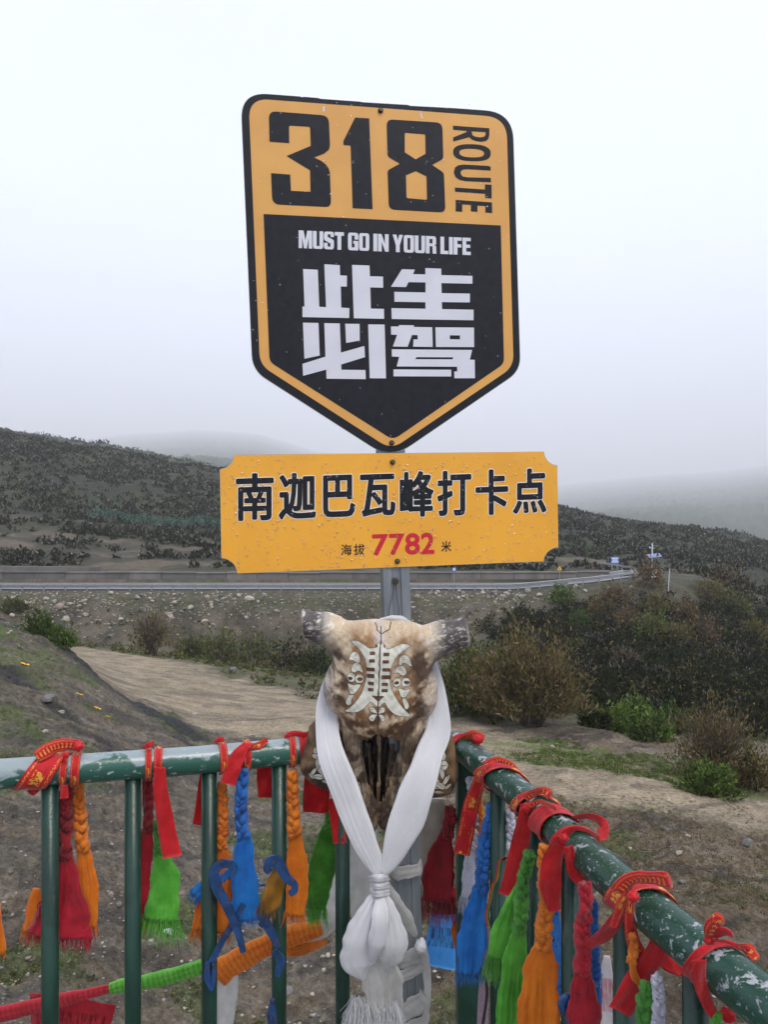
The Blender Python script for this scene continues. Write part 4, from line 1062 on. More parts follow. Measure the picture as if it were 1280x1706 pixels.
# scrolled ironwork, blue paint
iron = paint('blue_iron_paint', (.006, .028, .085), (.012, .06, .19), 30, .42, .6, (.10, .05, .03), rough=.35)
def Z2(pts, d): return [P(280 + x / 3.372, 1200 + y / 3.372, d) for x, y in pts]
def scroll(pts, w, d=1.42, tk=.006, name='scroll_iron', m=iron):
    pc = catmull(Z2(pts, d), max(8, len(pts) * 6)); vs = []; n = len(pc)
    ww = [q_ * 1.12 for q_ in (interp(w, n) if isinstance(w, list) else [w] * n)]
    for i, p in enumerate(pc):
        t = (pc[min(i + 1, n - 1)] - pc[max(i - 1, 0)]).normalized(); s = t.cross(Vector((0, 1, 0))).normalized() * ww[i] / 2
        vs += [p - s - Vector((0, tk, 0)), p + s - Vector((0, tk, 0)), p + s, p - s]
    fs = [(i * 4 + k, i * 4 + (k + 1) % 4, i * 4 + 4 + (k + 1) % 4, i * 4 + 4 + k) for i in range(n - 1) for k in range(4)] + [(0, 3, 2, 1), ((n - 1) * 4, (n - 1) * 4 + 1, (n - 1) * 4 + 2, (n - 1) * 4 + 3)]
    return mesh(name, vs, fs, rail, m)
scroll([(352, 872), (372, 850), (362, 812), (320, 800), (280, 818), (258, 870), (278, 940), (318, 1010), (365, 1110), (398, 1190), (424, 1296)], [.008, .012, .013, .015, .017, .018, .018, .016, .014, .012, .010])
scroll([(425, 1030), (372, 1125), (312, 1225), (245, 1350)], .011, 1.428)
scroll([(226, 1352), (222, 1430), (248, 1510)], [.008, .012, .006], 1.425)
scroll([(262, 1352), (258, 1430), (250, 1500)], [.006, .008, .005], 1.427)
scroll([(575, 850), (558, 830), (572, 792), (612, 785), (640, 830), (668, 880), (708, 915), (712, 950), (684, 972)], [.008, .013, .017, .019, .018, .015, .012, .012, .009], 1.40)
scroll([(512, 1050), (545, 1120), (585, 1195), (618, 1270)], [.012, .016, .014, .010], 1.45)
scroll([(600, 1045), (568, 1090), (520, 1150)], .010, 1.455)
scroll([(596, 1290), (634, 1345), (612, 1430)], [.012, .016, .010], 1.455)
scroll([(588, 1560), (584, 1640), (588, 1730)], [.008, .016, .018], 1.458)
# pierced star plate between the scrolls
cx_, cy_ = 463, 925; pl = []
for k in range(32):
    a = 2 * PI * k / 32; r_ = (62, 42, 56, 46)[k % 4]
    pl.append(Z2([(cx_ + r_ * math.cos(a), cy_ + 1.45 * r_ * math.sin(a))], 1.462)[0])
c0 = Z2([(cx_, cy_)], 1.462)[0]; inn = [c0.lerp(p, .38) for p in pl]; vs = []
for dy in (0, .004): vs += [p + Vector((0, dy, 0)) for p in pl] + [p + Vector((0, dy, 0)) for p in inn]
m_ = 32; fs = []
for k in range(m_):
    j = (k + 1) % m_; fs += [(k, j, m_ + j, m_ + k), (2 * m_ + k, 3 * m_ + k, 3 * m_ + j, 2 * m_ + j), (k, 2 * m_ + k, 2 * m_ + j, j), (m_ + k, m_ + j, 3 * m_ + j, 3 * m_ + k)]
mesh('star_plate', vs, fs, rail, paint('faded_blue_paint', (.06, .17, .40), (.13, .22, .36), 60, .4, .6, rough=.4))
mb = MB(); mb.tube(Z2([(463, 820), (463, 1060)], 1.468), .003, 6); mb.tube(Z2([(340, 925), (590, 925)], 1.468), .003, 6); mb.build('star_support', iron, rail)
def Zr(pts, d): return [P(680 + x / 3.372, 1200 + y / 3.372, d) for x, y in pts]
q = Zr([(905, 1720), (930, 1640), (900, 1560), (870, 1590), (885, 1650)], .99)
mb = MB(); mb.tube(catmull(q, 24), .007, 10, flat=.6); mb.build('scroll_iron', iron, rail, True)
# ---------------------------------------------------------------- carved yak skull hung on the post
import openvdb as vdb
SC = 1.42 / F
def SK(px, py, Y): return Vector(((px - CX) * SC, 1.375 + Y * SC, EYE - (py - CY) * SC))
VX = 2.0
gx = np.arange(484, 804, VX); gy = np.arange(-6, 160, VX); gzz = np.arange(1004, 1420, VX)
GXs, GYs, GZs = np.meshgrid(gx, gy, gzz, indexing='ij')
GXs = GXs.astype(np.float32); GYs = GYs.astype(np.float32); GZs = GZs.astype(np.float32)
def sd_ell(c, r):
    x, y, z = (GXs - c[0]) / r[0], (GYs - c[2]) / r[1 + 1], (GZs - c[1]) / r[1]
    k = np.sqrt(x * x + y * y + z * z); return (k - 1) * min(r) * .5 + (k - 1) * (sum(r) / 3) * .5
def sd_cone(a, b, ra, rb, fl=1.0):
    ax, ay, az = GXs - a[0], (GYs - a[2]) * fl, GZs - a[1]
    bx, by, bz = b[0] - a[0], (b[2] - a[2]) * fl, b[1] - a[1]
    t = np.clip((ax * bx + ay * by + az * bz) / (bx * bx + by * by + bz * bz), 0, 1)
    return np.sqrt((ax - bx * t) ** 2 + (ay - by * t) ** 2 + (az - bz * t) ** 2) - (ra + (rb - ra) * t)
def smin(a, b, k=14.):
    h = np.clip(.5 + .5 * (b - a) / k, 0, 1); return b * (1 - h) + a * h - k * h * (1 - h)
def smax(a, b, k=6.): return -smin(-a, -b, k)
S = sd_ell((641, 1094, 76), (78, 56, 52))
S = smin(S, sd_ell((612, 1064, 70), (36, 25, 38)), 12); S = smin(S, sd_ell((674, 1066, 70), (36, 25, 38)), 12)
S = smin(S, sd_ell((634, 1140, 74), (90, 72, 46)), 20)
S = smin(S, sd_ell((632, 1195, 72), (64, 58, 42)), 20)
for (a, b, ra, rb) in (((590, 1080, 80), (542, 1056, 82), 33, 26), ((542, 1056, 82), (486, 1042, 82), 25, 23), ((698, 1088, 80), (738, 1072, 82), 34, 27), ((738, 1072, 82), (802, 1056, 84), 27, 25)):
    S = smin(S, sd_cone(a, b, ra, rb), 16)
S = smin(S, sd_ell((557, 1160, 84), (21, 36, 34)), 14); S = smin(S, sd_ell((711, 1166, 84), (22, 38, 34)), 14)
S = smin(S, sd_cone((562, 1185, 88), (586, 1228, 86), 14, 12), 12); S = smin(S, sd_cone((706, 1190, 88), (684, 1232, 86), 14, 12), 12)
S = smin(S, sd_cone((582, 1222, 84), (590, 1312, 84), 18, 10), 10); S = smin(S, sd_cone((689, 1226, 84), (673, 1318, 84), 19, 10), 10)
S = smin(S, sd_cone((603, 1280, 96), (622, 1392, 84), 14, 9), 8); S = smin(S, sd_cone((658, 1284, 96), (641, 1392, 84), 14, 9), 8)
S = smin(S, sd_cone((618, 1400, 84), (624, 1345, 84), 7, 9), 5); S = smin(S, sd_cone((643, 1400, 84), (640, 1345, 84), 7, 9), 5)
for c_ in ((540, 1124, 52), (733, 1126, 52)): S = smax(S, -sd_ell(c_, (15, 20, 26)), 8)
for c_ in ((560, 1206, 50), (708, 1210, 50)): S = smax(S, -sd_ell(c_, (13, 12, 22)), 7)
for c_ in ((598, 1128, 26), (672, 1130, 26)): S = smax(S, -sd_ell(c_, (12, 34, 10)), 12)
# nasal opening
nzv = (np.sin(GXs * .45) * np.cos(GXs * .21 + 1) * 5 + np.sin(GXs * 1.1) * 2.5)
cut = sd_cone((632, 1256 , 58), (631, 1340, 60), 37, 19); cut = smin(cut, sd_cone((632, 1335, 62), (631, 1392, 66), 18, 4), 6)
cut = np.maximum(cut, (1222 + nzv * .8 + np.abs(GXs - 633) * .6) - GZs)
cut2 = sd_cone((632, 1258, 90), (631, 1345, 96), 32, 17)
cut2 = np.maximum(cut2, (1226 + nzv * .7 + np.abs(GXs - 633) * .35) - GZs)
S = smax(S, -np.minimum(cut, cut2), 3)
# septum and palate
sept = np.maximum(np.abs(GXs - (632 - (GZs - 1230) * .012)) - 3.0, np.maximum(78 - GYs, np.maximum(GYs - 124, np.maximum(1232 - GZs, GZs - 1384))))
pal = np.maximum(np.abs(GXs - 632) - (34 - (GZs - 1240) * .14), np.maximum(np.abs(GYs - 116) - 6, np.maximum(1215 - GZs, GZs - 1388)))
for xx in (612, 654):
    pal = smin(pal, sd_cone((xx, 1262, 104), (632 + (xx - 632) * .5, 1360, 98), 6, 5), 5)
S = np.minimum(S, np.minimum(sept, smin(pal, S + 4, 3)))
# cut horn ends, back
S = np.maximum(S, GYs - 136)
# crown notch, cracks and roughness
S = smax(S, -(sd_cone((640, 1028, 30), (641, 1052, 34), 9, 5)), 8)
rough_n = (np.sin(GXs * .21 + GZs * .13) * np.sin(GZs * .19 - GYs * .11) * .8 + np.sin(GXs * .5 + 2) * np.sin(GZs * .43) * np.sin(GYs * .4) * .8)
sgr = np.clip((GZs - 1212) / 20, 0, 1)
S = S + rough_n * .8 + sgr * (np.sin(GXs * .75 + np.sin(GZs * .045) * 3) * .9 + np.sin(GXs * 1.7 + GZs * .08) * .6)
S = smax(S, 499.5 - GXs + (GZs - 1040) * .12, 3); S = smax(S, GXs - 784.5 - (GZs - 1056) * .14, 3)
g_ = vdb.FloatGrid(); g_.background = 6.0
g_.copyFromArray(np.clip(S, -6, 6).astype(np.float32), tolerance=0)
pv, pq = g_.convertToQuads()
pvx = pv[:, 0] * VX + gx[0]; pvy = pv[:, 1] * VX + gy[0]; pvz = pv[:, 2] * VX + gzz[0]
W = np.stack([(pvx - CX) * SC, 1.375 + pvy * SC, EYE - (pvz - CY) * SC], -1)
# colour of the bone: stains, carving dye, and shade painted inside the nasal opening
def m2(cx, cy, rx, ry): return np.exp(-(((pvx - cx) / rx) ** 2 + ((pvz - cy) / ry) ** 2))
fa = fbm(pvx * .05, pvz * .05 + pvy * .03, 5, 5); fb = fbm(pvx * .10, pvz * .10 + pvy * .06, 4, 6); fc = fbm(pvx * .35, pvz * .1, 4, 8); fd = fbm(pvx * .5, pvz * .5 + pvy * .3, 3, 12)
bone = np.empty((len(pvx), 3)); bone[:] = (.52, .42, .29)
bone = mixc(bone, (.68, .62, .52), sstep(.5, .7, fb))
gold = np.clip(m2(603, 1068, 26, 24) + m2(676, 1072, 26, 20) + m2(598, 1140, 60, 60) * .9 + m2(670, 1150, 60, 60) * .9 + m2(632, 1215, 60, 34) + m2(632, 1195, 80, 30), 0, 1.3)
bone = mixc(bone, (.27, .12, .03), np.clip(gold * sstep(.24, .62, fb * .4 + fa * .6) * 1.1, 0, 1) * .9)
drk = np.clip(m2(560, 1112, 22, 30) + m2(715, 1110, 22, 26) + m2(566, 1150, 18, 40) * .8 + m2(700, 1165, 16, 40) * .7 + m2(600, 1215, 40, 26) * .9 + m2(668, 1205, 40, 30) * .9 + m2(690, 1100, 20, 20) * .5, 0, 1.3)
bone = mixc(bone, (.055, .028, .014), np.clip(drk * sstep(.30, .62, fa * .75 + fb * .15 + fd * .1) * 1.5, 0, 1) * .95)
bone = mixc(bone, (.56, .50, .42), np.clip((m2(545, 1168, 14, 30) + m2(722, 1170, 16, 34)) * sstep(.6, .4, fd), 0, 1) * .8)
bone = mixc(bone, (.42, .42, .45), m2(634, 1085, 8, 60) * .7)
sn = sstep(1222, 1262, pvz)
bone = mixc(bone, (.135, .085, .045), sn * .88)
bone = mixc(bone, (.25, .18, .11), sn * sstep(.46, .6, fc) * sstep(1410, 1330, pvz) * .9)
bone = mixc(bone, (.42, .34, .25), sn * (np.abs(np.abs(pvx - 632) - (42 - (pvz - 1240) * .12)) < 7) * sstep(.42, .55, fb) * .8)
bone = mixc(bone, (.05, .03, .018), sn * sstep(.50, .64, fa) * .9)
bone = mixc(bone, (.025, .016, .01), sstep(95, 108, pvy) * sstep(1215, 1240, pvz) * (np.abs(pvx - 632) < 38))  # shade of the nasal recess put into the colour, darker with depth
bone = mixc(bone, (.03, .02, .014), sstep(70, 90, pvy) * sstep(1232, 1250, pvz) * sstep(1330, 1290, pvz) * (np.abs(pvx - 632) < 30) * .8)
hd = np.where(pvx < 640, sstep(560, 520, pvx), sstep(712, 752, pvx))
hstr = fbm(pvz * .42 + pvy * .3 + pvx * .08, pvx * .07, 5, 15, .65)
bone = mixc(bone, (.62, .58, .55), hd * .6)
bone = mixc(bone, (.028, .025, .025), np.clip(hd * sstep(.30, .48, hstr + (hd - .5) * .16) * 1.1, 0, 1) * .95)
bone = mixc(bone, (.42, .40, .39), hd * sstep(.60, .70, hstr) * .8)
bone = mixc(bone, (.30, .27, .25), np.where(pvx < 640, sstep(503, 500.5, pvx), sstep(781, 783.5, pvx)) * .9)
skm, snt, sb = new_mat('bone')
va = N(snt, 'ShaderNodeVertexColor', layer_name='bcol'); nzz = N(snt, 'ShaderNodeTexNoise'); nzz.inputs['Scale'].default_value = 240; nzz.inputs['Detail'].default_value = 6
tcx = N(snt, 'ShaderNodeTexCoord'); L(snt, tcx.outputs['Object'], nzz.inputs['Vector'])
mrr = N(snt, 'ShaderNodeMapRange'); mrr.inputs['From Min'].default_value = .3; mrr.inputs['From Max'].default_value = .7; mrr.inputs['To Min'].default_value = .82; mrr.inputs['To Max'].default_value = 1.15; L(snt, nzz.outputs[0], mrr.inputs[0])
vsc = N(snt, 'ShaderNodeVectorMath', operation='SCALE'); L(snt, va.outputs[0], vsc.inputs[0]); L(snt, mrr.outputs[0], vsc.inputs['Scale']); L(snt, vsc.outputs[0], sb.inputs['Base Color'])
sb.inputs['Roughness'].default_value = .5
bpp = N(snt, 'ShaderNodeBump'); bpp.inputs['Strength'].default_value = .3; bpp.inputs['Distance'].default_value = .0012; L(snt, nzz.outputs[0], bpp.inputs['Height']); L(snt, bpp.outputs[0], sb.inputs['Normal'])
skull = thing('yak_skull', 'carved yak skull with sawn horn cores hanging on the steel post', 'skull', SK(635, 1200, 90))
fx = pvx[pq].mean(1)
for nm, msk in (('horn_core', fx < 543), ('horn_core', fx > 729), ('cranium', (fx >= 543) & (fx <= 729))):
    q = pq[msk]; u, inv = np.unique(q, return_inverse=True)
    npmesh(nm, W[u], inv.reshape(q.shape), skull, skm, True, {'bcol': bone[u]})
bvh = BVHTree.FromPolygons([tuple(v) for v in W.tolist()], [tuple(f) for f in pq.tolist()])
# ivory inlay and brown carved slots, laid over the forehead
Dz = lambda p: zc(560, 1040, 8, p)
def inside(px, py, poly):
    res = np.zeros(px.shape, bool); n = len(poly)
    for i in range(n):
        x1, y1 = poly[i]; x2, y2 = poly[(i + 1) % n]
        c = ((y1 > py) != (y2 > py)); res ^= c & (px < (x2 - x1) * (py - y1) / (y2 - y1 + 1e-12) + x1)
    return res
def smoothp(p, n=6):
    v = catmull([Vector((x, y, 0)) for x, y in list(p) + [p[0]]], len(p) * n); return [(q.x, q.y) for q in v[:-1]]
def drape(px, py, off, bv=None):
    o = SK(px, py, -60); h = (bv or bvh).ray_cast(o, Vector((0, 1, 0)), .4)
    if h[0] is None: return None
    return h[0] - Vector((0, off, 0))
XL = [(190, 230), (240, 215), (300, 220), (370, 255), (430, 298), (470, 302), (530, 290), (545, 258), (592, 255), (580, 600), (567, 900), (560, 1078), (500, 1042), (455, 1020), (400, 1080), (330, 1140), (250, 1175), (180, 1182), (118, 1170), (180, 1120), (260, 1030), (330, 930), (375, 820), (400, 720), (410, 620), (405, 520), (375, 430), (320, 340), (250, 270)]
XR = [(1000, 285), (940, 255), (860, 250), (780, 285), (720, 308), (660, 300), (645, 262), (598, 255), (586, 600), (573, 900), (566, 1078), (610, 1052), (650, 1028), (700, 1110), (770, 1180), (840, 1215), (920, 1235), (995, 1238), (930, 1150), (850, 1050), (780, 930), (735, 820), (720, 700), (725, 600), (750, 520), (800, 430), (860, 370), (930, 320)]
def circ(x, y, r, n=14, ry=None): return [(x + r * math.cos(2 * PI * k / n), y + (ry or r) * math.sin(2 * PI * k / n)) for k in range(n)]
FIG = [[(175, 470), (190, 400), (250, 360), (310, 400), (322, 500), (275, 510), (250, 490), (215, 475)], [(205, 620), (215, 545), (270, 508), (330, 540), (360, 640), (300, 618), (250, 640)], circ(203, 705, 54, ry=62), circ(312, 725, 58, ry=62),
       [(155, 780), (205, 800), (250, 800), (330, 800), (300, 860), (250, 915), (215, 930), (180, 905)], [(170, 940), (235, 940), (205, 1010), (205, 1060), (160, 1088), (128, 1060), (140, 1000)],
       [(835, 520), (850, 430), (910, 395), (970, 430), (1010, 540), (985, 550), (940, 520), (900, 510), (850, 545)], [(775, 640), (800, 570), (860, 545), (920, 570), (938, 660), (880, 682), (830, 640)], circ(815, 765, 54, ry=64), circ(933, 770, 58, ry=64),
       [(830, 850), (870, 850), (920, 870), (990, 855), (970, 910), (940, 955), (900, 975), (860, 950)], [(878, 985), (930, 985), (975, 1080), (962, 1130), (925, 1132), (905, 1080)]]
BUT = [[(440, 1100), (480, 1085), (520, 1110), (545, 1150), (555, 1170), (520, 1165), (470, 1150)], [(655, 1100), (620, 1085), (590, 1110), (572, 1150), (565, 1172), (600, 1168), (645, 1150)], [(435, 1230), (470, 1190), (530, 1180), (555, 1185), (530, 1220), (500, 1275), (460, 1270)], [(655, 1240), (630, 1195), (590, 1182), (568, 1185), (585, 1220), (610, 1275), (640, 1275)]]
SLOT = [(455, 350, 520, 390), (445, 448, 515, 488), (415, 560, 515, 605), (415, 645, 510, 695), (430, 750, 503, 790), (430, 835, 500, 875), (637, 362, 708, 402), (625, 458, 703, 497), (622, 565, 720, 605), (610, 660, 725, 710), (612, 762, 688, 800), (610, 848, 688, 885), (530, 262, 548, 290), (640, 262, 655, 290)]
EYES = [circ(190, 718, 30, 10, 22), circ(320, 728, 36, 10, 24), circ(808, 772, 32, 10, 20), circ(945, 772, 38, 10, 22), [(480, 935), (640, 940), (565, 1012)]]
ivory_p = [Dz(smoothp(p, 3)) for p in (XL, XR)] + [Dz(smoothp(p, 3)) for p in FIG + BUT]
brown_p = [Dz([(a, b), (c, b), (c, d), (a, d)]) for a, b, c, d in SLOT] + [Dz(p) for p in EYES]
def inlay(name, polys, holes, box, step, off, m, bv=None, par=None):
    xs = np.arange(box[0], box[2], step); ys = np.arange(box[1], box[3], step); XX, YY = np.meshgrid(xs, ys, indexing='ij')
    cx_, cy_ = XX[:-1, :-1] + step / 2, YY[:-1, :-1] + step / 2
    k = np.zeros(cx_.shape, bool)
    for p in polys: k |= inside(cx_, cy_, p)
    for p in holes: k &= ~inside(cx_, cy_, p)
    ids = {}; vs = []; fs = []
    def vid(i, j):
        if (i, j) not in ids:
            q = drape(XX[i, j], YY[i, j], off, bv)
            ids[(i, j)] = -1 if q is None else len(vs)
            if q is not None: vs.append(q)
        return ids[(i, j)]
    for i, j in zip(*np.nonzero(k)):
        f = [vid(i, j), vid(i + 1, j), vid(i + 1, j + 1), vid(i, j + 1)]
        if -1 not in f: fs.append(f)
    return mesh(name, vs, fs, par or skull, m, True)
def lines(name, polys, r, off, m, closed=True, bv=None, par=None):
    mb = MB()
    for p in polys:
        p = list(p) + ([p[0]] if closed else [])
        fine = []
        for a, b in zip(p[:-1], p[1:]):
            n = max(1, int(math.hypot(a[0] - b[0], a[1] - b[1]) / 1.2))
            fine += [(a[0] + (b[0] - a[0]) * t / n, a[1] + (b[1] - a[1]) * t / n) for t in range(n)]
        q = [drape(x, y, off, bv) for x, y in fine + [p[-1]]]; q = [v for v in q if v is not None]
        if len(q) > 2: mb.tube(q, r, 5, False)
    return mb.build(name, m, par or skull, True)
ivm = mat('ivory_dye', (.66, .66, .58), (.56, .55, .45), .45, scale=90, bump=.15, bscale=300)
brm = mat('carved_brown', (.17, .075, .03), (.07, .03, .015), .6, scale=200); lnm = mat('carved_line', (.045, .025, .015), None, .7)
inlay('ivory_inlay', ivory_p, brown_p, (572, 1062, 692, 1206), .6, .0004, ivm)
inlay('carved_slot', brown_p, [], (572, 1062, 692, 1206), .6, .0002, brm)
lines('carved_outline', ivory_p + brown_p, .00042, .0004, lnm)
marks = []
for x, y in ((262, 395), (262, 415), (280, 532), (280, 552), (212, 668), (312, 680), (205, 772), (325, 780), (215, 865), (215, 885), (895, 435), (900, 460), (858, 578), (856, 602), (818, 712), (935, 714), (828, 820), (935, 822), (905, 915), (908, 940), (475, 1120), (610, 1120), (620, 1240), (480, 1235)):
    marks.append(Dz([(x - 18, y - 4), (x, y + 3), (x + 18, y - 2)]))
lines('carved_marks', marks, .0004, .0004, lnm, False)
lines('suture_crack', [zc(560, 1040, 8, [(598, 40), (600, 130), (603, 200), (590, 290), (580, 380), (585, 440), (570, 500), (588, 560), (565, 640), (580, 720), (572, 820), (560, 900), (562, 1000), (556, 1100), (565, 1200), (558, 1300), (560, 1370)]),
                       zc(560, 1040, 8, [(520, 0), (545, 40), (548, 80), (600, 128)]), zc(560, 1040, 8, [(735, 0), (720, 50), (715, 75), (660, 100), (612, 130)])], .0010, .0002, lnm, False)
# jaw bones behind, with carved leaves
def jaw(poly, Y, th, leaves_, ttl):
    p = smoothp(poly, 5); cx_ = sum(a for a, b in p) / len(p); cy_ = sum(b for a, b in p) / len(p); rings = []
    for k, (sc_, yy) in enumerate(((.0, -1), (.35, -.97), (.65, -.85), (.85, -.62), (.96, -.32), (1, 0), (.96, .4), (.8, .8), (.0, 1))):
        rings.append([SK(cx_ + (a - cx_) * sc_, cy_ + (b - cy_) * sc_, Y + yy * th + 2.2 * math.sin(a * .2) * math.cos(b * .15) * sc_) for a, b in p])
    n = len(p); vs = [v for r in rings for v in r]; fs = [(k * n + j, k * n + (j + 1) % n, (k + 1) * n + (j + 1) % n, (k + 1) * n + j) for k in range(len(rings) - 1) for j in range(n)]
    jm = mat('jaw_bone_brown', (.19, .115, .055), (.035, .018, .009), .45, scale=26, bump=.4, bscale=80, lo=.38, hi=.6)
    o = mesh('jaw_bone', vs, fs, skull, jm, True)
    bv = BVHTree.FromPolygons([tuple(v) for v in vs], fs)
    lf = []
    for (x, y, ln, wd, an) in leaves_:
        ca_, sa_ = math.cos(an), math.sin(an); pts = []
        for k in range(16):
            a = 2 * PI * k / 16; u = math.cos(a) * ln / 2; v = math.sin(a) * abs(math.sin(a)) ** .3 * wd / 2; pts.append((x + u * ca_ - v * sa_, y + u * sa_ + v * ca_))
        lf.append(pts)
    xs = [a for p_ in lf for a, b in p_]; ys = [b for p_ in lf for a, b in p_]
    inlay('ivory_leaf', lf, [], (min(xs), min(ys), max(xs), max(ys)), .8, .0004, ivm, bv, o)
    lines('leaf_outline', lf + [[(x - ln * .4 * math.cos(an), y - ln * .4 * math.sin(an)), (x + ln * .4 * math.cos(an), y + ln * .4 * math.sin(an))] for (x, y, ln, wd, an) in leaves_], .0004, .0004, lnm, False, bv, o)
H = math.pi / 2
jaw([(511, 1222), (530, 1208), (565, 1230), (580, 1300), (570, 1342), (544, 1336), (516, 1322), (498, 1303), (496, 1282), (503, 1258)], 80, 9,
    [(522, 1262, 12, 7, H), (524, 1272, 16, 8, .3), (526, 1284, 24, 7, H), (531, 1296, 22, 8, .9), (519, 1298, 16, 6, 2.2), (528, 1307, 22, 10, .1), (541, 1304, 20, 7, -.9), (516, 1306, 14, 5, .7), (542, 1316, 18, 6, .2)], 0)
jaw([(700, 1240), (735, 1215), (752, 1228), (763, 1255), (767, 1300), (765, 1330), (757, 1346), (735, 1352), (705, 1350), (690, 1320)], 96, 11,
    [(743, 1276, 17, 9, H), (744, 1292, 15, 17, .1), (741, 1304, 24, 8, 1.5), (731, 1318, 24, 7, .9), (748, 1318, 22, 7, -1.0), (738, 1328, 22, 11, .5), (751, 1330, 16, 5, -.6), (727, 1330, 18, 6, .3), (735, 1340, 18, 5, .1)], 0)
# ---------------------------------------------------------------- cloth helpers
def cloth(name, c, c2=None, rough=.5, transl=.25, sheen=.3, print_=None, scale=30, see=0, bmp=.55):
    """print_: (kind, colour)"""
    c2 = c2 or tuple(x * .62 for x in c)
    m, nt, b = new_mat(name)
    tc = N(nt, 'ShaderNodeTexCoord')
    nz = N(nt, 'ShaderNodeTexNoise'); nz.inputs['Scale'].default_value = scale; nz.inputs['Detail'].default_value = 4; L(nt, tc.outputs['Object'], nz.inputs['Vector'])
    rp = N(nt, 'ShaderNodeValToRGB'); rp.color_ramp.elements[0].position = .35; rp.color_ramp.elements[1].position = .65
    rp.color_ramp.elements[0].color = rgba(c2); rp.color_ramp.elements[1].color = rgba(c); L(nt, nz.outputs[0], rp.inputs[0])
    col = rp.outputs[0]
    if print_:
        kind, pc = print_
        if kind == 'gold':          # printed gold marks: two rows of small signs near the edges, larger blooms between
            uv = N(nt, 'ShaderNodeSeparateXYZ'); L(nt, tc.outputs['UV'], uv.inputs[0])
            def mth(op, a, bval=None, b2=None):
                n = N(nt, 'ShaderNodeMath', operation=op); L(nt, a, n.inputs[0])
                if b2 is not None: L(nt, b2, n.inputs[1])
                elif bval is not None: n.inputs[1].default_value = bval
                return n.outputs[0]
            v = mth('ABSOLUTE', mth('SUBTRACT', uv.outputs[1], .5))
            row = mth('MULTIPLY', mth('GREATER_THAN', v, .31), b2=mth('LESS_THAN', v, .41))
            cmb = N(nt, 'ShaderNodeCombineXYZ'); L(nt, mth('MULTIPLY', uv.outputs[0], 520), cmb.inputs[0]); L(nt, mth('MULTIPLY', uv.outputs[1], 26), cmb.inputs[1])
            n2 = N(nt, 'ShaderNodeTexNoise'); n2.inputs['Scale'].default_value = 1; n2.inputs['Detail'].default_value = 2; L(nt, cmb.outputs[0], n2.inputs['Vector'])
            dots = mth('MULTIPLY', row, b2=mth('GREATER_THAN', n2.outputs[0], .56))
            cm2 = N(nt, 'ShaderNodeCombineXYZ'); L(nt, mth('MULTIPLY', uv.outputs[0], 130), cm2.inputs[0]); L(nt, mth('MULTIPLY', uv.outputs[1], 5), cm2.inputs[1])
            n3 = N(nt, 'ShaderNodeTexNoise'); n3.inputs['Scale'].default_value = 1.3; n3.inputs['Detail'].default_value = 5; n3.inputs['Roughness'].default_value = .8; L(nt, cm2.outputs[0], n3.inputs['Vector'])
            mid = mth('LESS_THAN', v, .2); seg = mth('GREATER_THAN', mth('SINE', mth('MULTIPLY', uv.outputs[0], 110)), .35)
            blo = mth('MULTIPLY', mth('MULTIPLY', mid, b2=seg), b2=mth('GREATER_THAN', n3.outputs[0], .49))
            f = mth('MAXIMUM', dots, b2=blo)
        else:                        # rows of small script or block print in object space
            uv = N(nt, 'ShaderNodeSeparateXYZ'); L(nt, tc.outputs['UV'], uv.inputs[0])
            def mth(op, a, bval=None, b2=None):
                n = N(nt, 'ShaderNodeMath', operation=op); L(nt, a, n.inputs[0])
                if b2 is not None: L(nt, b2, n.inputs[1])
                elif bval is not None: n.inputs[1].default_value = bval
                return n.outputs[0]
            rws, frq, th = (9, 60, .52) if kind == 'script' else (3, 14, .60)
            fr = mth('FRACT', mth('MULTIPLY', uv.outputs[0], rws if kind == 'script' else 24)); band = mth('MULTIPLY', mth('GREATER_THAN', fr, .3), b2=mth('LESS_THAN', fr, .75))
            cmb = N(nt, 'ShaderNodeCombineXYZ'); L(nt, mth('MULTIPLY', uv.outputs[1], frq), cmb.inputs[0]); L(nt, mth('MULTIPLY', uv.outputs[0], 30 if kind == 'script' else 90), cmb.inputs[1])
            n2 = N(nt, 'ShaderNodeTexNoise'); n2.inputs['Scale'].default_value = 1; n2.inputs['Detail'].default_value = 3; L(nt, cmb.outputs[0], n2.inputs['Vector'])
            e = mth('LESS_THAN', mth('ABSOLUTE', mth('SUBTRACT', uv.outputs[1], .5)), .42)
            f = mth('MULTIPLY', mth('MULTIPLY', band, b2=e), b2=mth('GREATER_THAN', n2.outputs[0], th))
        mxc = N(nt, 'ShaderNodeMix', data_type='RGBA'); L(nt, f, mxc.inputs[0]); L(nt, col, mxc.inputs[6]); mxc.inputs[7].default_value = rgba(pc); col = mxc.outputs[2]
    L(nt, col, b.inputs['Base Color'])
    b.inputs['Roughness'].default_value = rough; b.inputs['Sheen Weight'].default_value = sheen; b.inputs['Sheen Roughness'].default_value = .4; b.inputs['Specular IOR Level'].default_value = .35
    n5 = N(nt, 'ShaderNodeTexNoise'); n5.inputs['Scale'].default_value = 75; n5.inputs['Detail'].default_value = 3; n5.inputs['Distortion'].default_value = 1.2; L(nt, tc.outputs['Object'], n5.inputs['Vector'])
    bp = N(nt, 'ShaderNodeBump'); bp.inputs['Strength'].default_value = bmp; bp.inputs['Distance'].default_value = .003; L(nt, n5.outputs[0], bp.inputs['Height'])
    mpu = N(nt, 'ShaderNodeMapping'); mpu.inputs['Scale'].default_value = (3.5, 16, 1); L(nt, tc.outputs['UV'], mpu.inputs[0])
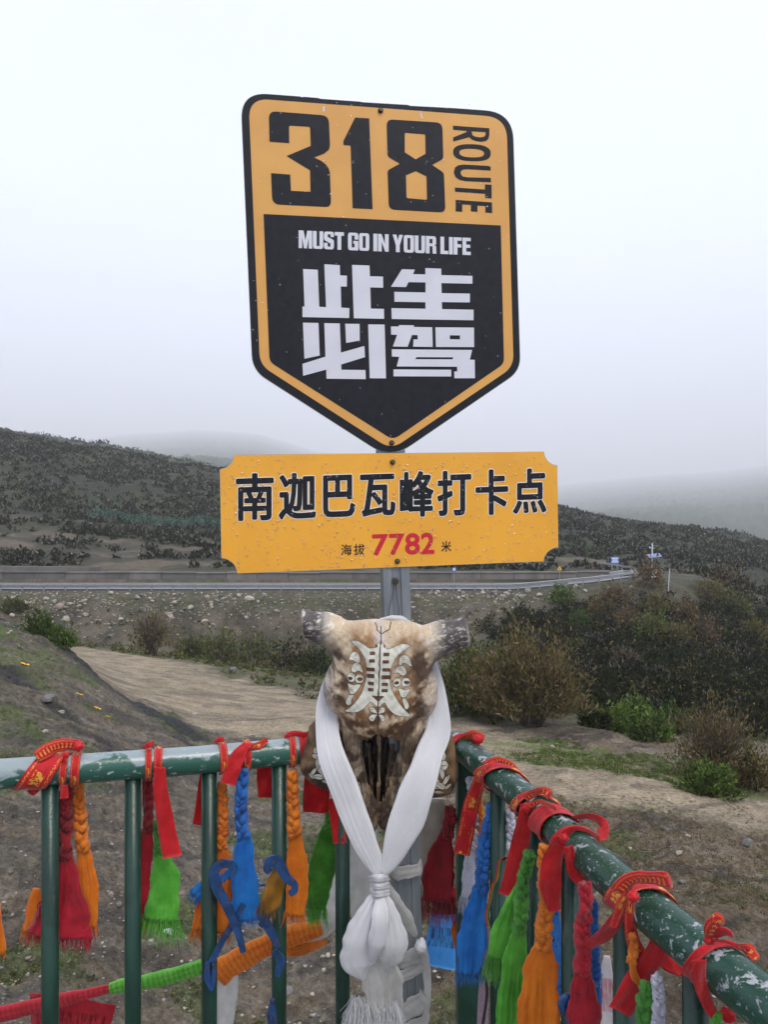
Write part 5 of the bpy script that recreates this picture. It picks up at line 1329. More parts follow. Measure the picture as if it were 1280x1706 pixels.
    n6 = N(nt, 'ShaderNodeTexNoise'); n6.inputs['Scale'].default_value = 1; n6.inputs['Detail'].default_value = 5; n6.inputs['Roughness'].default_value = .65; n6.inputs['Distortion'].default_value = 1.5; L(nt, mpu.outputs[0], n6.inputs['Vector'])
    bp6 = N(nt, 'ShaderNodeBump'); bp6.inputs['Strength'].default_value = .5; bp6.inputs['Distance'].default_value = .006; L(nt, n6.outputs[0], bp6.inputs['Height']); L(nt, bp.outputs[0], bp6.inputs['Normal']); L(nt, bp6.outputs[0], b.inputs['Normal'])
    tr = N(nt, 'ShaderNodeBsdfTranslucent'); L(nt, col, tr.inputs[0]); mxs = N(nt, 'ShaderNodeMixShader'); mxs.inputs[0].default_value = transl
    L(nt, b.outputs[0], mxs.inputs[1]); L(nt, tr.outputs[0], mxs.inputs[2]); L(nt, mxs.outputs[0], nt.nodes['Material Output'].inputs[0])
    if see:
        tp_ = N(nt, 'ShaderNodeBsdfTransparent'); m2_ = N(nt, 'ShaderNodeMixShader'); m2_.inputs[0].default_value = see
        L(nt, mxs.outputs[0], m2_.inputs[1]); L(nt, tp_.outputs[0], m2_.inputs[2]); L(nt, m2_.outputs[0], nt.nodes['Material Output'].inputs[0])
    return m
inkc = (.04, .02, .02)
CM = {'red': cloth('satin_red', (.74, .02, .026), (.56, .01, .014), .38, .3), 'redgold': cloth('satin_red_gold_print', (.70, .02, .026), (.54, .01, .014), .38, .25, print_=('gold', (.95, .52, .06))),
      'dred': cloth('deep_red_cloth', (.30, .008, .014), (.16, .004, .008), .5, .2), 'crim': cloth('crimson_cloth', (.48, .012, .03), (.30, .006, .016), .45, .2),
      'orange': cloth('orange_cloth', (.86, .26, .015), (.66, .15, .008), .5, .3, print_=('block', (.35, .09, .01))), 'orangep': cloth('plain_orange_cloth', (.88, .27, .015), (.74, .19, .01), .5, .35),
      'green': cloth('green_cloth', (.15, .56, .06), (.08, .38, .03), .45, .3), 'greenp': cloth('printed_green_cloth', (.10, .40, .04), (.045, .22, .02), .45, .25, print_=('block', (.06, .03, .01))),
      'blue': cloth('blue_cloth', (.02, .24, .68), (.012, .14, .5), .42, .25), 'bluep': cloth('printed_blue_cloth', (.02, .18, .56), (.01, .09, .36), .42, .2, print_=('block', (.01, .015, .05))),
      'white': cloth('printed_white_cloth', (.70, .70, .78), (.55, .55, .64), .4, .25, print_=('block', (.12, .04, .12))), 'khata': cloth('khata_silk', (.86, .86, .87), (.76, .76, .78), .32, .36, .15, scale=12, bmp=.2),
      'sheer': cloth('sheer_silk', (.84, .83, .80), (.66, .65, .62), .4, .5, see=.3), 'cream': cloth('cream_cloth', (.66, .61, .52), (.50, .46, .39), .5, .3),
      'fred': cloth('prayer_flag_red', (.62, .03, .05), (.50, .02, .03), .6, .35, print_=('script', (.22, .01, .02))), 'fgreen': cloth('prayer_flag_green', (.20, .60, .08), (.13, .48, .05), .6, .35, print_=('script', (.06, .20, .02))),
      'forange': cloth('prayer_flag_orange', (.90, .30, .03), (.80, .22, .02), .6, .35, print_=('script', (.45, .12, .01))), 'fblue': cloth('prayer_flag_blue', (.08, .38, .80), (.06, .30, .70), .6, .35, print_=('script', (.02, .05, .16))),
      'fwhite': cloth('prayer_flag_white', (.80, .77, .80), (.70, .66, .70), .6, .35, print_=('script', (.5, .04, .08))), 'maroon': cloth('maroon_edging', (.10, .01, .012), None, .6, .1), 'lilac': cloth('lilac_strap', (.52, .36, .42), (.38, .25, .32), .6, .1, scale=300),
      'black': cloth('black_strap', (.02, .02, .024), None, .6, 0), 'olive': cloth('thin_gold_cloth', (.62, .30, .03), (.35, .2, .03), .5, .5)}
def frames(pts, face=None):
    """tangent, side, normal along a path; side stays across the line of sight unless given"""
    out_ = []; n = len(pts); ps = None
    for i, p in enumerate(pts):
        t = (pts[min(i + 1, n - 1)] - pts[max(i - 1, 0)]).normalized()
        f = face if face is not None else Vector((0, 1, 0))
        s = t.cross(f)
        s = s.normalized() if s.length > .15 else (ps or Vector((1, 0, 0)))
        if ps is not None and s.dot(ps) < 0: s = -s
        if ps is None and s.x < 0: s = -s
        ps = s
        out_.append((t, s, s.cross(t)))
    return out_
def loft(name, pts, w, d, m, par, n=26, k=26, pleats=4, pamp=.12, seed=1, cap=True, face=None):
    """gathered cloth: a closed, pleated, flattened tube; w widths, d depths in metres"""
    rr = random.Random(seed); pc = catmull(pts, n); ww = interp(w, n); dd = interp(d, n); fr = frames(pc, face); ph = rr.uniform(0, 6); ph2 = rr.uniform(0, 6)
    vs = []; uv = []; ln = 0
    for i, p in enumerate(pc):
        t, s, nn = fr[i]
        if i: ln += (p - pc[i - 1]).length
        u = i / (n - 1)
        for j in range(k):
            a = 2 * PI * j / k; X = math.cos(a); Y = math.sin(a)
            f1 = math.sin(pleats * X * 2.2 + ph + 1.6 * u); f = (1 - 2 * abs(f1) ** .7) + .6 * math.sin(pleats * X * 4.3 + ph2 - 2.2 * u + Y) + .5 * math.sin(u * 9 + X * 3 + ph2)
            edge_ = 1 + .08 * math.sin(7 * u + ph) + .06 * math.sin(17 * u + ph2) + .03 * math.sin(41 * u + ph) * X
            vs.append(p + s * (X * ww[i] / 2 * edge_) + nn * ((abs(Y) ** .8 * (1 if Y > 0 else -1)) * dd[i] / 2 + f * pamp * ww[i] * .5 * (1 - X * X * .5)))
            uv.append((ln / .12, .5 + X * .5))
    fs = [(i * k + j, i * k + (j + 1) % k, (i + 1) * k + (j + 1) % k, (i + 1) * k + j) for i in range(n - 1) for j in range(k)]
    if cap: fs += [tuple(range(k))[::-1], tuple((n - 1) * k + j for j in range(k))]
    return mesh(name, vs, fs, par, m, True, uv)
def fringe(pts, w, ln, m, par, n=60, seed=1, d=.01, r=.00038, sway=.25):
    n = int(n * 1.7); rr = random.Random(seed); pc = catmull(pts, 12); t, s, nn = frames(pc)[-1]; e = pc[-1]; t = (t + Vector((0, 0, -.7))).normalized(); mb = MB()
    for k in range(n):
        x = rr.uniform(-.5, .5); y = rr.uniform(-.5, .5); L_ = ln * rr.uniform(.55, 1.15); p = e + s * x * w + nn * y * d - t * rr.uniform(0, .010)
        q = p + t * L_ + s * (rr.gauss(0, sway * .45) * L_ + x * L_ * .3) + nn * rr.gauss(0, .2) * L_; mdl = p.lerp(q, .5) + s * rr.gauss(0, .05) * L_
        mb.tube([p, mdl, q], [r * 1.5, r * 1.2, r * .6], 3, False)
    return tag(mb.build('fringe', m, par), kind='stuff')
def braid(name, pts, w, m, par, seed=1, pitch=1.55, strands=3):
    """w = overall width in metres"""
    rr = random.Random(seed); pc0 = catmull(pts, 40); L_ = sum((a - b).length for a, b in zip(pc0[:-1], pc0[1:])); n = max(14, int(L_ / (sum(interp(w, 5)) / 5 * .11))); pc = catmull(pts, n); fr = frames(pc); ww = interp(w, n); wm = sum(ww) / n
    mb = MB(); turns = L_ / (wm * pitch * 1.35); k = 9; ph = rr.uniform(0, 6)
    for s_ in range(strands):
        ctr = []; rad = []
        for i, p in enumerate(pc):
            t, s, nn = fr[i]; th = 2 * PI * (i / (n - 1) * turns + s_ / strands) + ph + .7 * math.sin(i * .21 + ph) + .4 * math.sin(i * .47 + seed)
            ctr.append(p + s * math.sin(th) * ww[i] * .27 + nn * math.sin(2 * th) * ww[i] * .20)
            rad.append(ww[i] * (.255 + .05 * math.sin(3 * th + s_) + .035 * math.sin(i * .33 + s_ * 2 + seed) + rr.uniform(-.03, .03)))
        base = len(mb.v); mb.tube(ctr, rad, k, True)
        for q in range(base, len(mb.v)):
            v = Vector(mb.v[q]); nq = mnoise.noise(v * (1.3 / wm) + Vector((seed, s_ * 9, 0))); nq2 = mnoise.noise(v * (4.5 / wm))
            i = min((q - base) // k, n - 1); c = ctr[i]; mb.v[q] = tuple(c + (v - c) * (1 + .38 * nq + .34 * nq2))
        mb.uv[base:] = [(u / .12, vv) for u, vv in mb.uv[base:]]
    return mb.build(name, m, par, True)
def strip(name, pts, w, m, par, seed=1, rip=.06, face=None, twist=None, n=None, tk=.0007):
    """flat ribbon with thickness; widths in metres"""
    rr = random.Random(seed); n = n or max(10, len(pts) * 7); pc = catmull(pts, n); ww = interp(w, n); fr = frames(pc, face); tw = interp(twist or 0, n); k = 7; ph = rr.uniform(0, 6); vs = []; uv = []; ln = 0
    for i, p in enumerate(pc):
        t, s, nn = fr[i]; M = Matrix.Rotation(math.radians(tw[i]), 3, t); s = M @ s; nn = M @ nn
        if i: ln += (p - pc[i - 1]).length
        for side in (0, 1):
            for j in range(k):
                x = j / (k - 1) - .5; o = rip * ww[i] * (math.sin(x * 7 + ph + i * .35) + .5 * math.sin(x * 13 - i * .2)) + (tk if side else 0)
                vs.append(p + s * x * ww[i] + nn * o); uv.append((ln, x + .5))
    fs = []
    K2 = 2 * k
    for i in range(n - 1):
        for j in range(k - 1):
            a = i * K2 + j; fs.append((a, a + 1, a + K2 + 1, a + K2)); a += k; fs.append((a, a + K2, a + K2 + 1, a + 1))
        for j in (0, k - 1):
            a = i * K2 + j; fs.append((a, a + k, a + K2 + k, a + K2) if j else (a, a + K2, a + K2 + k, a + k))
    for i in (0, n - 1):
        for j in range(k - 1):
            a = i * K2 + j; fs.append((a, a + k, a + k + 1, a + 1))
    return mesh(name, vs, fs, par, m, True, uv)
def knot(c, r, m, par, seed=1, name='knot', sq=(1, .8, .9)):
    bm = bmesh.new(); bmesh.ops.create_icosphere(bm, subdivisions=3, radius=1); sd = Vector((seed * 3.1, seed, 0))
    for v in bm.verts:
        q = v.co.copy(); f = 1 + .28 * mnoise.noise(q * 1.6 + sd) + .16 * math.sin(9 * q.z + 4 * q.x + seed) * .6 + .12 * mnoise.noise(q * 5 + sd)
        v.co = Vector((q.x * sq[0], q.y * sq[1], q.z * sq[2])) * f * r + Vector(c)
    me = bpy.data.meshes.new(name); bm.to_mesh(me); bm.free()
    return link(name, me, par, m, True)
RAD_DOWN = Vector((0, 0, -1))
def wrap(cur, c0, c1, w, a0, a1, m, par, seed=1, lift=.0016, name='wrap', n=34, rip=.00):
    """ribbon lying round the handrail from angle a0 to a1 (0 top, 90 facing the platform, 180 below), sliding from column c0 to c1"""
    rr = random.Random(seed); vs = []; uv = []; k = 9; ph = rr.uniform(0, 6); ln = 0; wl = interp(w, n)
    for i in range(n):
        u = i / (n - 1); a = math.radians(a0 + (a1 - a0) * u); q = rail_at(cur, c0 + (c1 - c0) * u); q2 = rail_at(cur, c0 + (c1 - c0) * u + 6); ax = (q2 - q).normalized()
        up = Vector((0, 0, 1)); up = (up - ax * up.dot(ax)).normalized(); fr_ = ax.cross(up)
        if fr_.y > 0: fr_ = -fr_
        rad = up * math.cos(a) + fr_ * math.sin(a); tan = -up * math.sin(a) + fr_ * math.cos(a); nx = rail_at(cur, c0 + (c1 - c0)); ax_s = ax
        slide = (rail_at(cur, c1) - rail_at(cur, c0)); T = (tan * (RRAD * abs(math.radians(a1 - a0))) + slide).normalized(); S_ = rad.cross(T).normalized()
        if S_.dot(ax) < 0: S_ = -S_
        for side in (0, 1):
            for j in range(k):
                x = j / (k - 1) - .5
                bump_ = .0013 * (1 + math.sin(x * 9 + ph + i * .12)) + .0009 * (1 + math.sin(x * 19 + i * .3 + ph)) + rip * abs(math.sin(i * .5 + x * 5))
                pos = q + S_ * x * wl[i]
                off_ax = pos - q; axial = ax * off_ax.dot(ax); lat = pos - q - axial
                rv = rad * RRAD + lat; rv = rv.normalized() * (RRAD + lift + bump_ + (.0006 if side else 0))
                vs.append(q + axial + rv); uv.append((u * RRAD * abs(math.radians(a1 - a0)), x + .5))
    K2 = 2 * k; fs = []
    for i in range(n - 1):
        for j in range(k - 1):
            a = i * K2 + j; fs.append((a, a + 1, a + K2 + 1, a + K2)); a += k; fs.append((a, a + K2, a + K2 + 1, a + 1))
        for j in (0, k - 1):
            a = i * K2 + j; fs.append((a, a + k, a + K2 + k, a + K2))
    for i in (0, n - 1):
        for j in range(k - 1): a = i * K2 + j; fs.append((a, a + k, a + k + 1, a + 1))
    return mesh(name, vs, fs, par, m, True, uv)
def ppm(d): return d / F     # metres per photo pixel at depth d
def scarf(label, braid_pts, d, bw, tail, tm, bm_=None, frn=60, fl=22, seed=1, group='braided scarves hanging from the railing', name='braided_scarf', pleats=3, extra=None, frm=None, dth=.2):
    """braid_pts [(px,py)], tail [(px,py,width px)]"""
    bm_ = bm_ or tm; e = ppm(d)
    t = thing(name, label, 'scarf', P(braid_pts[0][0], braid_pts[0][1], d), group)
    if bw: braid('braid', PL(braid_pts, d), [bw * e * .85, bw * e, bw * e * 1.05], CM[bm_], t, seed)
    tp = [P(a, b, d) for a, b, _ in tail]; tw_ = [c * e for _, _, c in tail]
    loft('tail', tp, tw_, [max(.008, x * dth) for x in tw_], CM[tm], t, pleats=pleats + 1, pamp=.085, seed=seed + 5, k=40, n=34)
    if frn: fringe(tp, tw_[-1], fl * e, CM[frm or tm], t, frn, seed, tw_[-1] * dth)
    for (tl2, mm, fn) in (extra or []):
        tp = [P(a, b, d + .012) for a, b, _ in tl2]; tw_ = [c * e for _, _, c in tl2]
        loft('side_tail', tp, tw_, [max(.006, x * .3) for x in tw_], CM[mm], t, pleats=2, pamp=.1, seed=seed + 9)
        if fn: fringe(tp, tw_[-1], fl * e, CM[mm], t, fn, seed + 3, tw_[-1] * .3)
    return t
def ribbon(label, anchor, parts_, cur=None, group='red ribbons tied round the handrail'):
    t = thing('satin_ribbon', label, 'ribbon', anchor, group)
    for i, p in enumerate(parts_):
        kd = p[0]
        if kd == 'w': wrap(cur, p[1], p[2], [x * ppm(rail_at(cur, p[1]).y) for x in (p[3] if isinstance(p[3], list) else [p[3]] * 2)], p[4], p[5], CM[p[6] if len(p) > 6 else 'redgold'], t, i + 3)
        elif kd == 's': strip('tail', [P(*q) for q in p[1]], [x * ppm(p[1][0][2]) for x in p[2]], CM[p[3] if len(p) > 3 else 'red'], t, i + 11, twist=p[4] if len(p) > 4 else None, rip=.05)
        elif kd == 'k': knot(P(*p[1]), p[2] * ppm(p[1][2]), CM[p[3] if len(p) > 3 else 'red'], t, i + 2)
        elif kd == 'l': loft('bow', [P(*q) for q in p[1]], [x * ppm(p[1][0][2]) for x in p[2]], [x * ppm(p[1][0][2]) * .45 for x in p[2]], CM[p[3] if len(p) > 3 else 'redgold'], t, n=20, k=20, pleats=2, pamp=.12, seed=i)
    return t
def df(cur, px, o=-.034): return rail_at(cur, px).y + o      # just in front of the rail
# ================================================================ left railing
scarf('dark red braided scarf nearest the left edge with a wide red and orange fringe', [(112, 1306), (108, 1340), (109, 1378), (107, 1428)], 1.385, 25, [(107, 1424, 24), (110, 1460, 42), (106, 1510, 78), (100, 1556, 104)], 'crim', 'dred', 170, 24, 11, pleats=5, extra=[([(60, 1480, 14), (56, 1515, 26), (50, 1550, 28)], 'orangep', 30)])
scarf('orange braided scarf hanging just right of the first dark red braid', [(129, 1305), (133, 1366), (139, 1416)], 1.40, 23, [(138, 1412, 22), (142, 1440, 30), (146, 1490, 34), (148, 1545, 26)], 'orangep', 'orange', 30, 20, 12)
scarf('dark red braided scarf just right of the second baluster', [(246, 1296), (248, 1340), (245, 1384)], 1.43, 17, [(245, 1380, 17), (242, 1430, 24), (234, 1490, 30), (228, 1540, 34)], 'crim', 'dred', 40, 26, 13)
scarf('bright green scarf with long thin fringe right of the second baluster', [(260, 1368), (263, 1395), (262, 1424)], 1.425, 15, [(262, 1418, 15), (271, 1440, 36), (275, 1470, 48), (268, 1530, 61)], 'green', 'greenp', 120, 40, 14, dth=.25)
scarf('orange braided scarf right of the third baluster beside the blue iron scroll', [(370, 1306), (372, 1366), (369, 1412)], 1.465, 19, [(369, 1406, 18), (372, 1440, 24), (366, 1490, 44), (354, 1550, 56)], 'orange', 'orange', 90, 22, 15, extra=[([(345, 1480, 10), (334, 1515, 18), (327, 1550, 18)], 'orangep', 30)])
scarf('blue braided scarf hanging above the pierced star plate', [(407, 1280), (402, 1325), (402, 1366), (408, 1394)], 1.45, 22, [(409, 1388, 18), (406, 1425, 36), (407, 1470, 46), (412, 1532, 46)], 'blue', 'bluep', 80, 18, 16, pleats=4, extra=[([(400, 1440, 14), (372, 1462, 18), (345, 1474, 22), (326, 1492, 24)], 'blue', 40)])
scarf('orange braided scarf right of the fourth baluster', [(487, 1284), (488, 1342), (491, 1392)], 1.49, 22, [(491, 1386, 20), (494, 1425, 30), (496, 1470, 40), (491, 1524, 34)], 'orangep', 'orange', 70, 22, 17)
scarf('green printed scarf hanging left of the fifth baluster beside the skull', [(549, 1335), (548, 1360), (547, 1382)], 1.575, 14, [(546, 1374, 18), (540, 1420, 38), (533, 1475, 44), (530, 1512, 26)], 'greenp', 'greenp', 110, 34, 18, frm='green', extra=[([(536, 1440, 14), (522, 1478, 18), (517, 1500, 18)], 'green', 30)])
t = thing('gold_cloth', 'thin ragged golden cloth caught on the right iron scroll', 'cloth', P(462, 1460, 1.42))
strip('cloth', [P(472, 1440, 1.425), P(460, 1470, 1.42), P(452, 1502, 1.425), P(446, 1520, 1.43)], [16 * ppm(1.42), 30 * ppm(1.42), 34 * ppm(1.42), 20 * ppm(1.42)], CM['olive'], t, 3, .12)
fringe([P(455, 1480, 1.42), P(446, 1510, 1.43)], .035, .03, CM['olive'], t, 50, 4)
t = thing('braided_scarf', 'orange scarf end cut by the left edge of the picture', 'scarf', P(-20, 1500, 1.4), 'braided scarves hanging from the railing')
loft('tail', [P(-30, 1400, 1.42), P(-16, 1500, 1.42), P(-8, 1588, 1.42)], [.02, .035, .04], [.01, .015, .02], CM['orangep'], t)
fringe([P(-16, 1540, 1.42), P(-8, 1585, 1.42)], .036, .02, CM['orangep'], t, 40, 3)
# ribbons on the left handrail
D = lambda px, o=-.034: df(lcur, px, o)
ribbon('wide red gold printed ribbon slanting over the handrail at the far left', P(90, 1280, D(90)), [
    ('w', 108, 46, [34, 40, 46], -50, 165), ('l', [(60, 1262, D(60, -.02)), (88, 1245, D(88, -.01)), (112, 1240, D(112, -.01)), (134, 1243, D(134, -.005))], [20, 24, 22, 16], 'redgold'), ('k', (131, 1243, D(131, -.012)), 9, 'redgold'),
    ('w', 108, 107, 11, -30, 178), ('w', 127, 127, 14, -30, 185), ('k', (109, 1258, D(109, -.03)), 6), ('s', [(106, 1308, D(106)), (107, 1330, D(106))], [12, 15]), ('s', [(52, 1312, D(60, .03)), (60, 1322, D(60, .03))], [20, 14])], lcur)
ribbon('red ribbon with a pointed bow above the green scarf', P(246, 1250, D(246)), [('w', 246, 247, 10, -40, 188), ('w', 263, 262, 13, -40, 95), ('l', [(238, 1246, D(240, -.01)), (248, 1241, D(240, -.015)), (256, 1236, D(250, -.01))], [5, 10, 5], 'red'),
    ('k', (262, 1276, D(262, -.004)), 6), ('s', [(266, 1278, D(262, -.036)), (268, 1320, D(262, -.034)), (275, 1370, D(262, -.03)), (287, 1428, D(262, -.03))], [18, 24, 30, 32]), ('s', [(260, 1278, D(262, -.04)), (257, 1310, D(262, -.036))], [7, 6]), ('s', [(240, 1300, D(240, .03)), (240, 1345, D(240, .03))], [7, 6])], lcur)
ribbon('red ribbon looped over the handrail above the third baluster', P(368, 1240, D(368)), [('w', 368, 371, 12, -40, 186), ('l', [(357, 1236, D(360, -.004)), (366, 1232, D(366, -.008)), (373, 1232, D(371, -.008))], [4, 10, 7], 'red'), ('s', [(338, 1286, D(340, .036)), (333, 1330, D(340, .036)), (328, 1374, D(340, .036))], [9, 12, 15])], lcur)
ribbon('red ribbon with a flat end slanting to the lower left above the blue scarf', P(410, 1245, D(410)), [('k', (414, 1243, D(414, -.022)), 8, 'redgold'), ('s', [(412, 1240, D(410, -.026)), (398, 1258, D(400, -.034)), (388, 1280, D(390, -.036)), (379, 1306, D(385, -.034))], [12, 24, 27, 25]),
    ('s', [(416, 1243, D(416, -.026)), (430, 1243, D(430, -.022)), (445, 1232, D(445, -.016))], [10, 14, 9], 'redgold'), ('w', 409, 408, 12, -20, 184), ('s', [(441, 1276, D(441, .034)), (442, 1302, D(441, .034)), (441, 1329, D(441, .036))], [27, 28, 24])], lcur)
ribbon('red ribbon bow at the handrail just left of the skull', P(490, 1230, D(490)), [('w', 485, 486, 10, -40, 186), ('l', [(474, 1228, D(478, 0)), (490, 1222, D(490, -.004)), (506, 1224, D(505, -.004)), (516, 1222, D(515, 0))], [6, 10, 10, 7], 'red'), ('w', 506, 504, [16, 14], -40, 175, 'red')], lcur)
ribbon('two flat red ribbon ends hanging under the left jaw bone', P(530, 1300, 1.56), [('s', [(528, 1290, 1.55), (527, 1325, 1.55), (526, 1354, 1.55)], [40, 45, 42]), ('s', [(556, 1330, 1.52), (562, 1365, 1.52), (567, 1405, 1.52)], [20, 24, 23])], lcur)
# string of prayer flags strung behind the left railing
fs_ = thing('prayer_flag_string', 'string of rolled prayer flags in red, green and orange strung behind the left balusters', 'prayer flags', P(200, 1640, 1.8))
dS = 1.8; e = ppm(dS)
loft('rolled_flag', [P(-60, 1704, dS), P(60, 1676, dS), P(140, 1657, dS), P(196, 1644, dS)], [24 * e, 23 * e, 20 * e, 12 * e], [.02, .02, .018, .01], CM['fred'], fs_, pleats=2, pamp=.08, seed=2)['label'] = 'red rolled flag'
strip('flag', [P(122, 1663, dS + .02), P(118, 1690, dS + .02), P(110, 1740, dS + .02)], [146 * e, 140 * e, 120 * e], CM['fred'], fs_, 4, .012, n=24)['label'] = 'red hanging flag'
loft('rolled_flag', [P(184, 1647, dS), P(210, 1641, dS), P(270, 1630, dS), P(345, 1608, dS)], [18 * e, 23 * e, 25 * e, 21 * e], [.02] * 4, CM['fgreen'], fs_, pleats=2, pamp=.08, seed=3)['label'] = 'green rolled flag'
loft('rolled_flag', [P(362, 1622, dS), P(390, 1604, dS), P(455, 1570, dS), P(535, 1545, dS)], [42 * e, 40 * e, 36 * e, 26 * e], [.025] * 4, CM['forange'], fs_, pleats=2, pamp=.08, seed=4)['label'] = 'orange rolled flag'
strip('flag', [P(462, 1586, dS), P(500, 1582, dS), P(545, 1568, dS)], [16 * e, 22 * e, 7 * e], CM['forange'], fs_, 6, .03)['label'] = 'flat orange flag'
strip('flag', [P(490, 1577, dS + .01), P(540, 1554, dS + .01), P(580, 1520, dS + .01)], [9 * e, 16 * e, 12 * e], CM['sheer'], fs_, 7, .08)['label'] = 'grey white flag'
strip('flag', [P(535, 1560, dS + .03), P(558, 1500, dS + .03), P(572, 1420, dS + .03), P(580, 1380, dS + .03)], [20 * e, 36 * e, 18 * e, 10 * e], CM['sheer'], fs_, 8, .06)['label'] = 'sheer pale flag'
strip('flag', [P(380, 1620, dS + .02), P(378, 1660, dS + .02), P(372, 1716, dS + .02)], [32 * e, 38 * e, 30 * e], CM['sheer'], fs_, 9, .1)['label'] = 'sheer white flag'
t = thing('pale_cloth', 'greyish white cloth hanging behind the skull and the fifth baluster', 'cloth', P(600, 1400, 1.62))
strip('cloth', [P(604, 1330, 1.60), P(605, 1400, 1.60), P(604, 1470, 1.60), P(598, 1530, 1.60)], [46 * ppm(1.6), 50 * ppm(1.6), 46 * ppm(1.6), 26 * ppm(1.6)], CM['sheer'], t, 2, .05)
t = thing('cream_cloth', 'cream pleated cloth hanging between the steel post and the corner of the railing', 'cloth', P(716, 1400, 1.6))
loft('cloth', [P(722, 1330, 1.61), P(718, 1380, 1.61), P(712, 1430, 1.61), P(705, 1465, 1.61)], [50 * ppm(1.6), 46 * ppm(1.6), 34 * ppm(1.6), 12 * ppm(1.6)], [.012] * 4, CM['cream'], t, pleats=7, pamp=.1, seed=5)

# ================================================================ right railing
scarf('dark red tasselled scarf hanging beside the steel post under the right jaw bone', [(751, 1345), (748, 1366), (745, 1392)], 1.545, 23, [(745, 1386, 22), (738, 1412, 34), (731, 1452, 52), (729, 1500, 56)], 'dred', 'dred', 160, 46, 21, pleats=4)
scarf('white printed braided scarf behind the first blue braid', [(784, 1296), (790, 1340), (792, 1380), (790, 1412)], 1.475, 17, [(788, 1408, 18), (784, 1440, 24), (781, 1470, 22), (774, 1496, 12)], 'white', 'white', 50, 26, 22)
scarf('thin orange twisted scarf between the white and blue braids', [(796, 1300), (800, 1340), (803, 1376), (800, 1400)], 1.47, 11, [(800, 1396, 9), (799, 1410, 9), (797, 1425, 6)], 'orangep', 'orangep', 0, 0, 23)
scarf('blue braided scarf with a long ragged tail hanging nearest the corner post', [(823, 1338), (815, 1374), (807, 1410), (804, 1448), (802, 1484)], 1.39, 23, [(801, 1478, 26), (794, 1520, 42), (787, 1565, 46), (783, 1620, 44)], 'blue', 'bluep', 110, 24, 24, pleats=3)
scarf('white printed braid between the second baluster and the green scarf', [(848, 1350), (852, 1375), (852, 1415)], 1.38, 17, [(852, 1410, 14), (852, 1424, 12), (850, 1436, 6)], 'white', 'white', 0, 0, 25)
scarf('green braided scarf beside the third right baluster', [(885, 1420), (875, 1460), (870, 1505), (866, 1555)], 1.19, 24, [(866, 1548, 20), (860, 1590, 38), (854, 1640, 48), (850, 1716, 50)], 'green', 'greenp', 120, 40, 26, pleats=3,
      extra=[([(862, 1478, 10), (846, 1520, 26), (834, 1562, 34), (828, 1596, 30)], 'green', 160)])
scarf('orange braided scarf with a broad printed tail beside the red braid', [(908, 1408), (909, 1450), (911, 1500), (907, 1550), (905, 1580)], 1.12, 25, [(905, 1574, 26), (902, 1606, 54), (899, 1660, 72), (898, 1720, 72)], 'orangep', 'orange', 60, 30, 27, pleats=3)
scarf('crimson braided scarf right of the orange one with its tail cut by the picture', [(976, 1470), (977, 1510), (972, 1548), (972, 1590), (971, 1620)], .98, 27, [(971, 1614, 28), (972, 1650, 46), (974, 1690, 54), (976, 1730, 58)], 'crim', 'crim', 50, 30, 28, pleats=3)
scarf('blue braided scarf showing behind the crimson braid', [(988, 1500), (990, 1560), (991, 1600), (993, 1640)], 1.02, 19, [(992, 1634, 17), (993, 1660, 20), (990, 1700, 22)], 'blue', 'bluep', 0, 0, 29)
scarf('white printed braid near the bottom right between two balusters', [(1094, 1622), (1098, 1655), (1098, 1690), (1100, 1730)], .86, 21, [(1100, 1720, 18), (1102, 1750, 24), (1102, 1780, 22)], 'white', 'white', 0, 0, 30)
scarf('green braid left of the bottom white one', [(1080, 1640), (1074, 1672), (1072, 1720)], .875, 25, [(1072, 1715, 22), (1072, 1740, 26), (1072, 1780, 26)], 'greenp', 'greenp', 0, 0, 31)
scarf('short orange twist behind the big ribbon on the right handrail', [(1054, 1556), (1056, 1580), (1052, 1604)], .90, 15, [(1053, 1600, 12), (1060, 1630, 12), (1085, 1650, 9)], 'orangep', 'orangep', 0, 0, 32)
scarf('green and white scarf end peeping in at the bottom under the last ribbon', [(1197, 1686), (1193, 1710), (1190, 1740)], .79, 16, [(1190, 1736, 14), (1190, 1760, 20), (1190, 1790, 20)], 'green', 'green', 0, 0, 33)
# flags and straps on the right
t = thing('prayer_flag', 'light blue prayer flag with lines of script hanging left of the corner post', 'prayer flag', P(735, 1560, 1.75))
strip('flag', [P(740, 1522, 1.75), P(737, 1560, 1.75), P(731, 1612, 1.75)], [44 * ppm(1.75), 50 * ppm(1.75), 58 * ppm(1.75)], CM['fblue'], t, 3, .02, twist=[0, 4], n=24)
strip('edging', [P(744, 1508, 1.745), P(744, 1523, 1.745)], [34 * ppm(1.75)] * 2, CM['maroon'], t, 4, .01)
strip('red_edge', [P(744, 1478, 1.742), P(744, 1508, 1.742)], [36 * ppm(1.75)] * 2, CM['dred'], t, 5, .04)
t = thing('orange_cloth', 'small orange cloth corner left of the corner post', 'cloth', P(758, 1550, 1.6))
strip('cloth', [P(764, 1520, 1.6), P(759, 1550, 1.6), P(762, 1590, 1.6)], [.004, .02, .004], CM['orangep'], t, 4, .05)
t = thing('woven_band', 'narrow woven band striped red, yellow and black beside the first blue braid', 'band', P(830, 1440, 1.37))
bandp = [P(846, 1428, 1.36), P(834, 1436, 1.36), P(830, 1462, 1.36), P(822, 1478, 1.36), P(818, 1500, 1.36), P(812, 1525, 1.36), P(816, 1544, 1.36)]
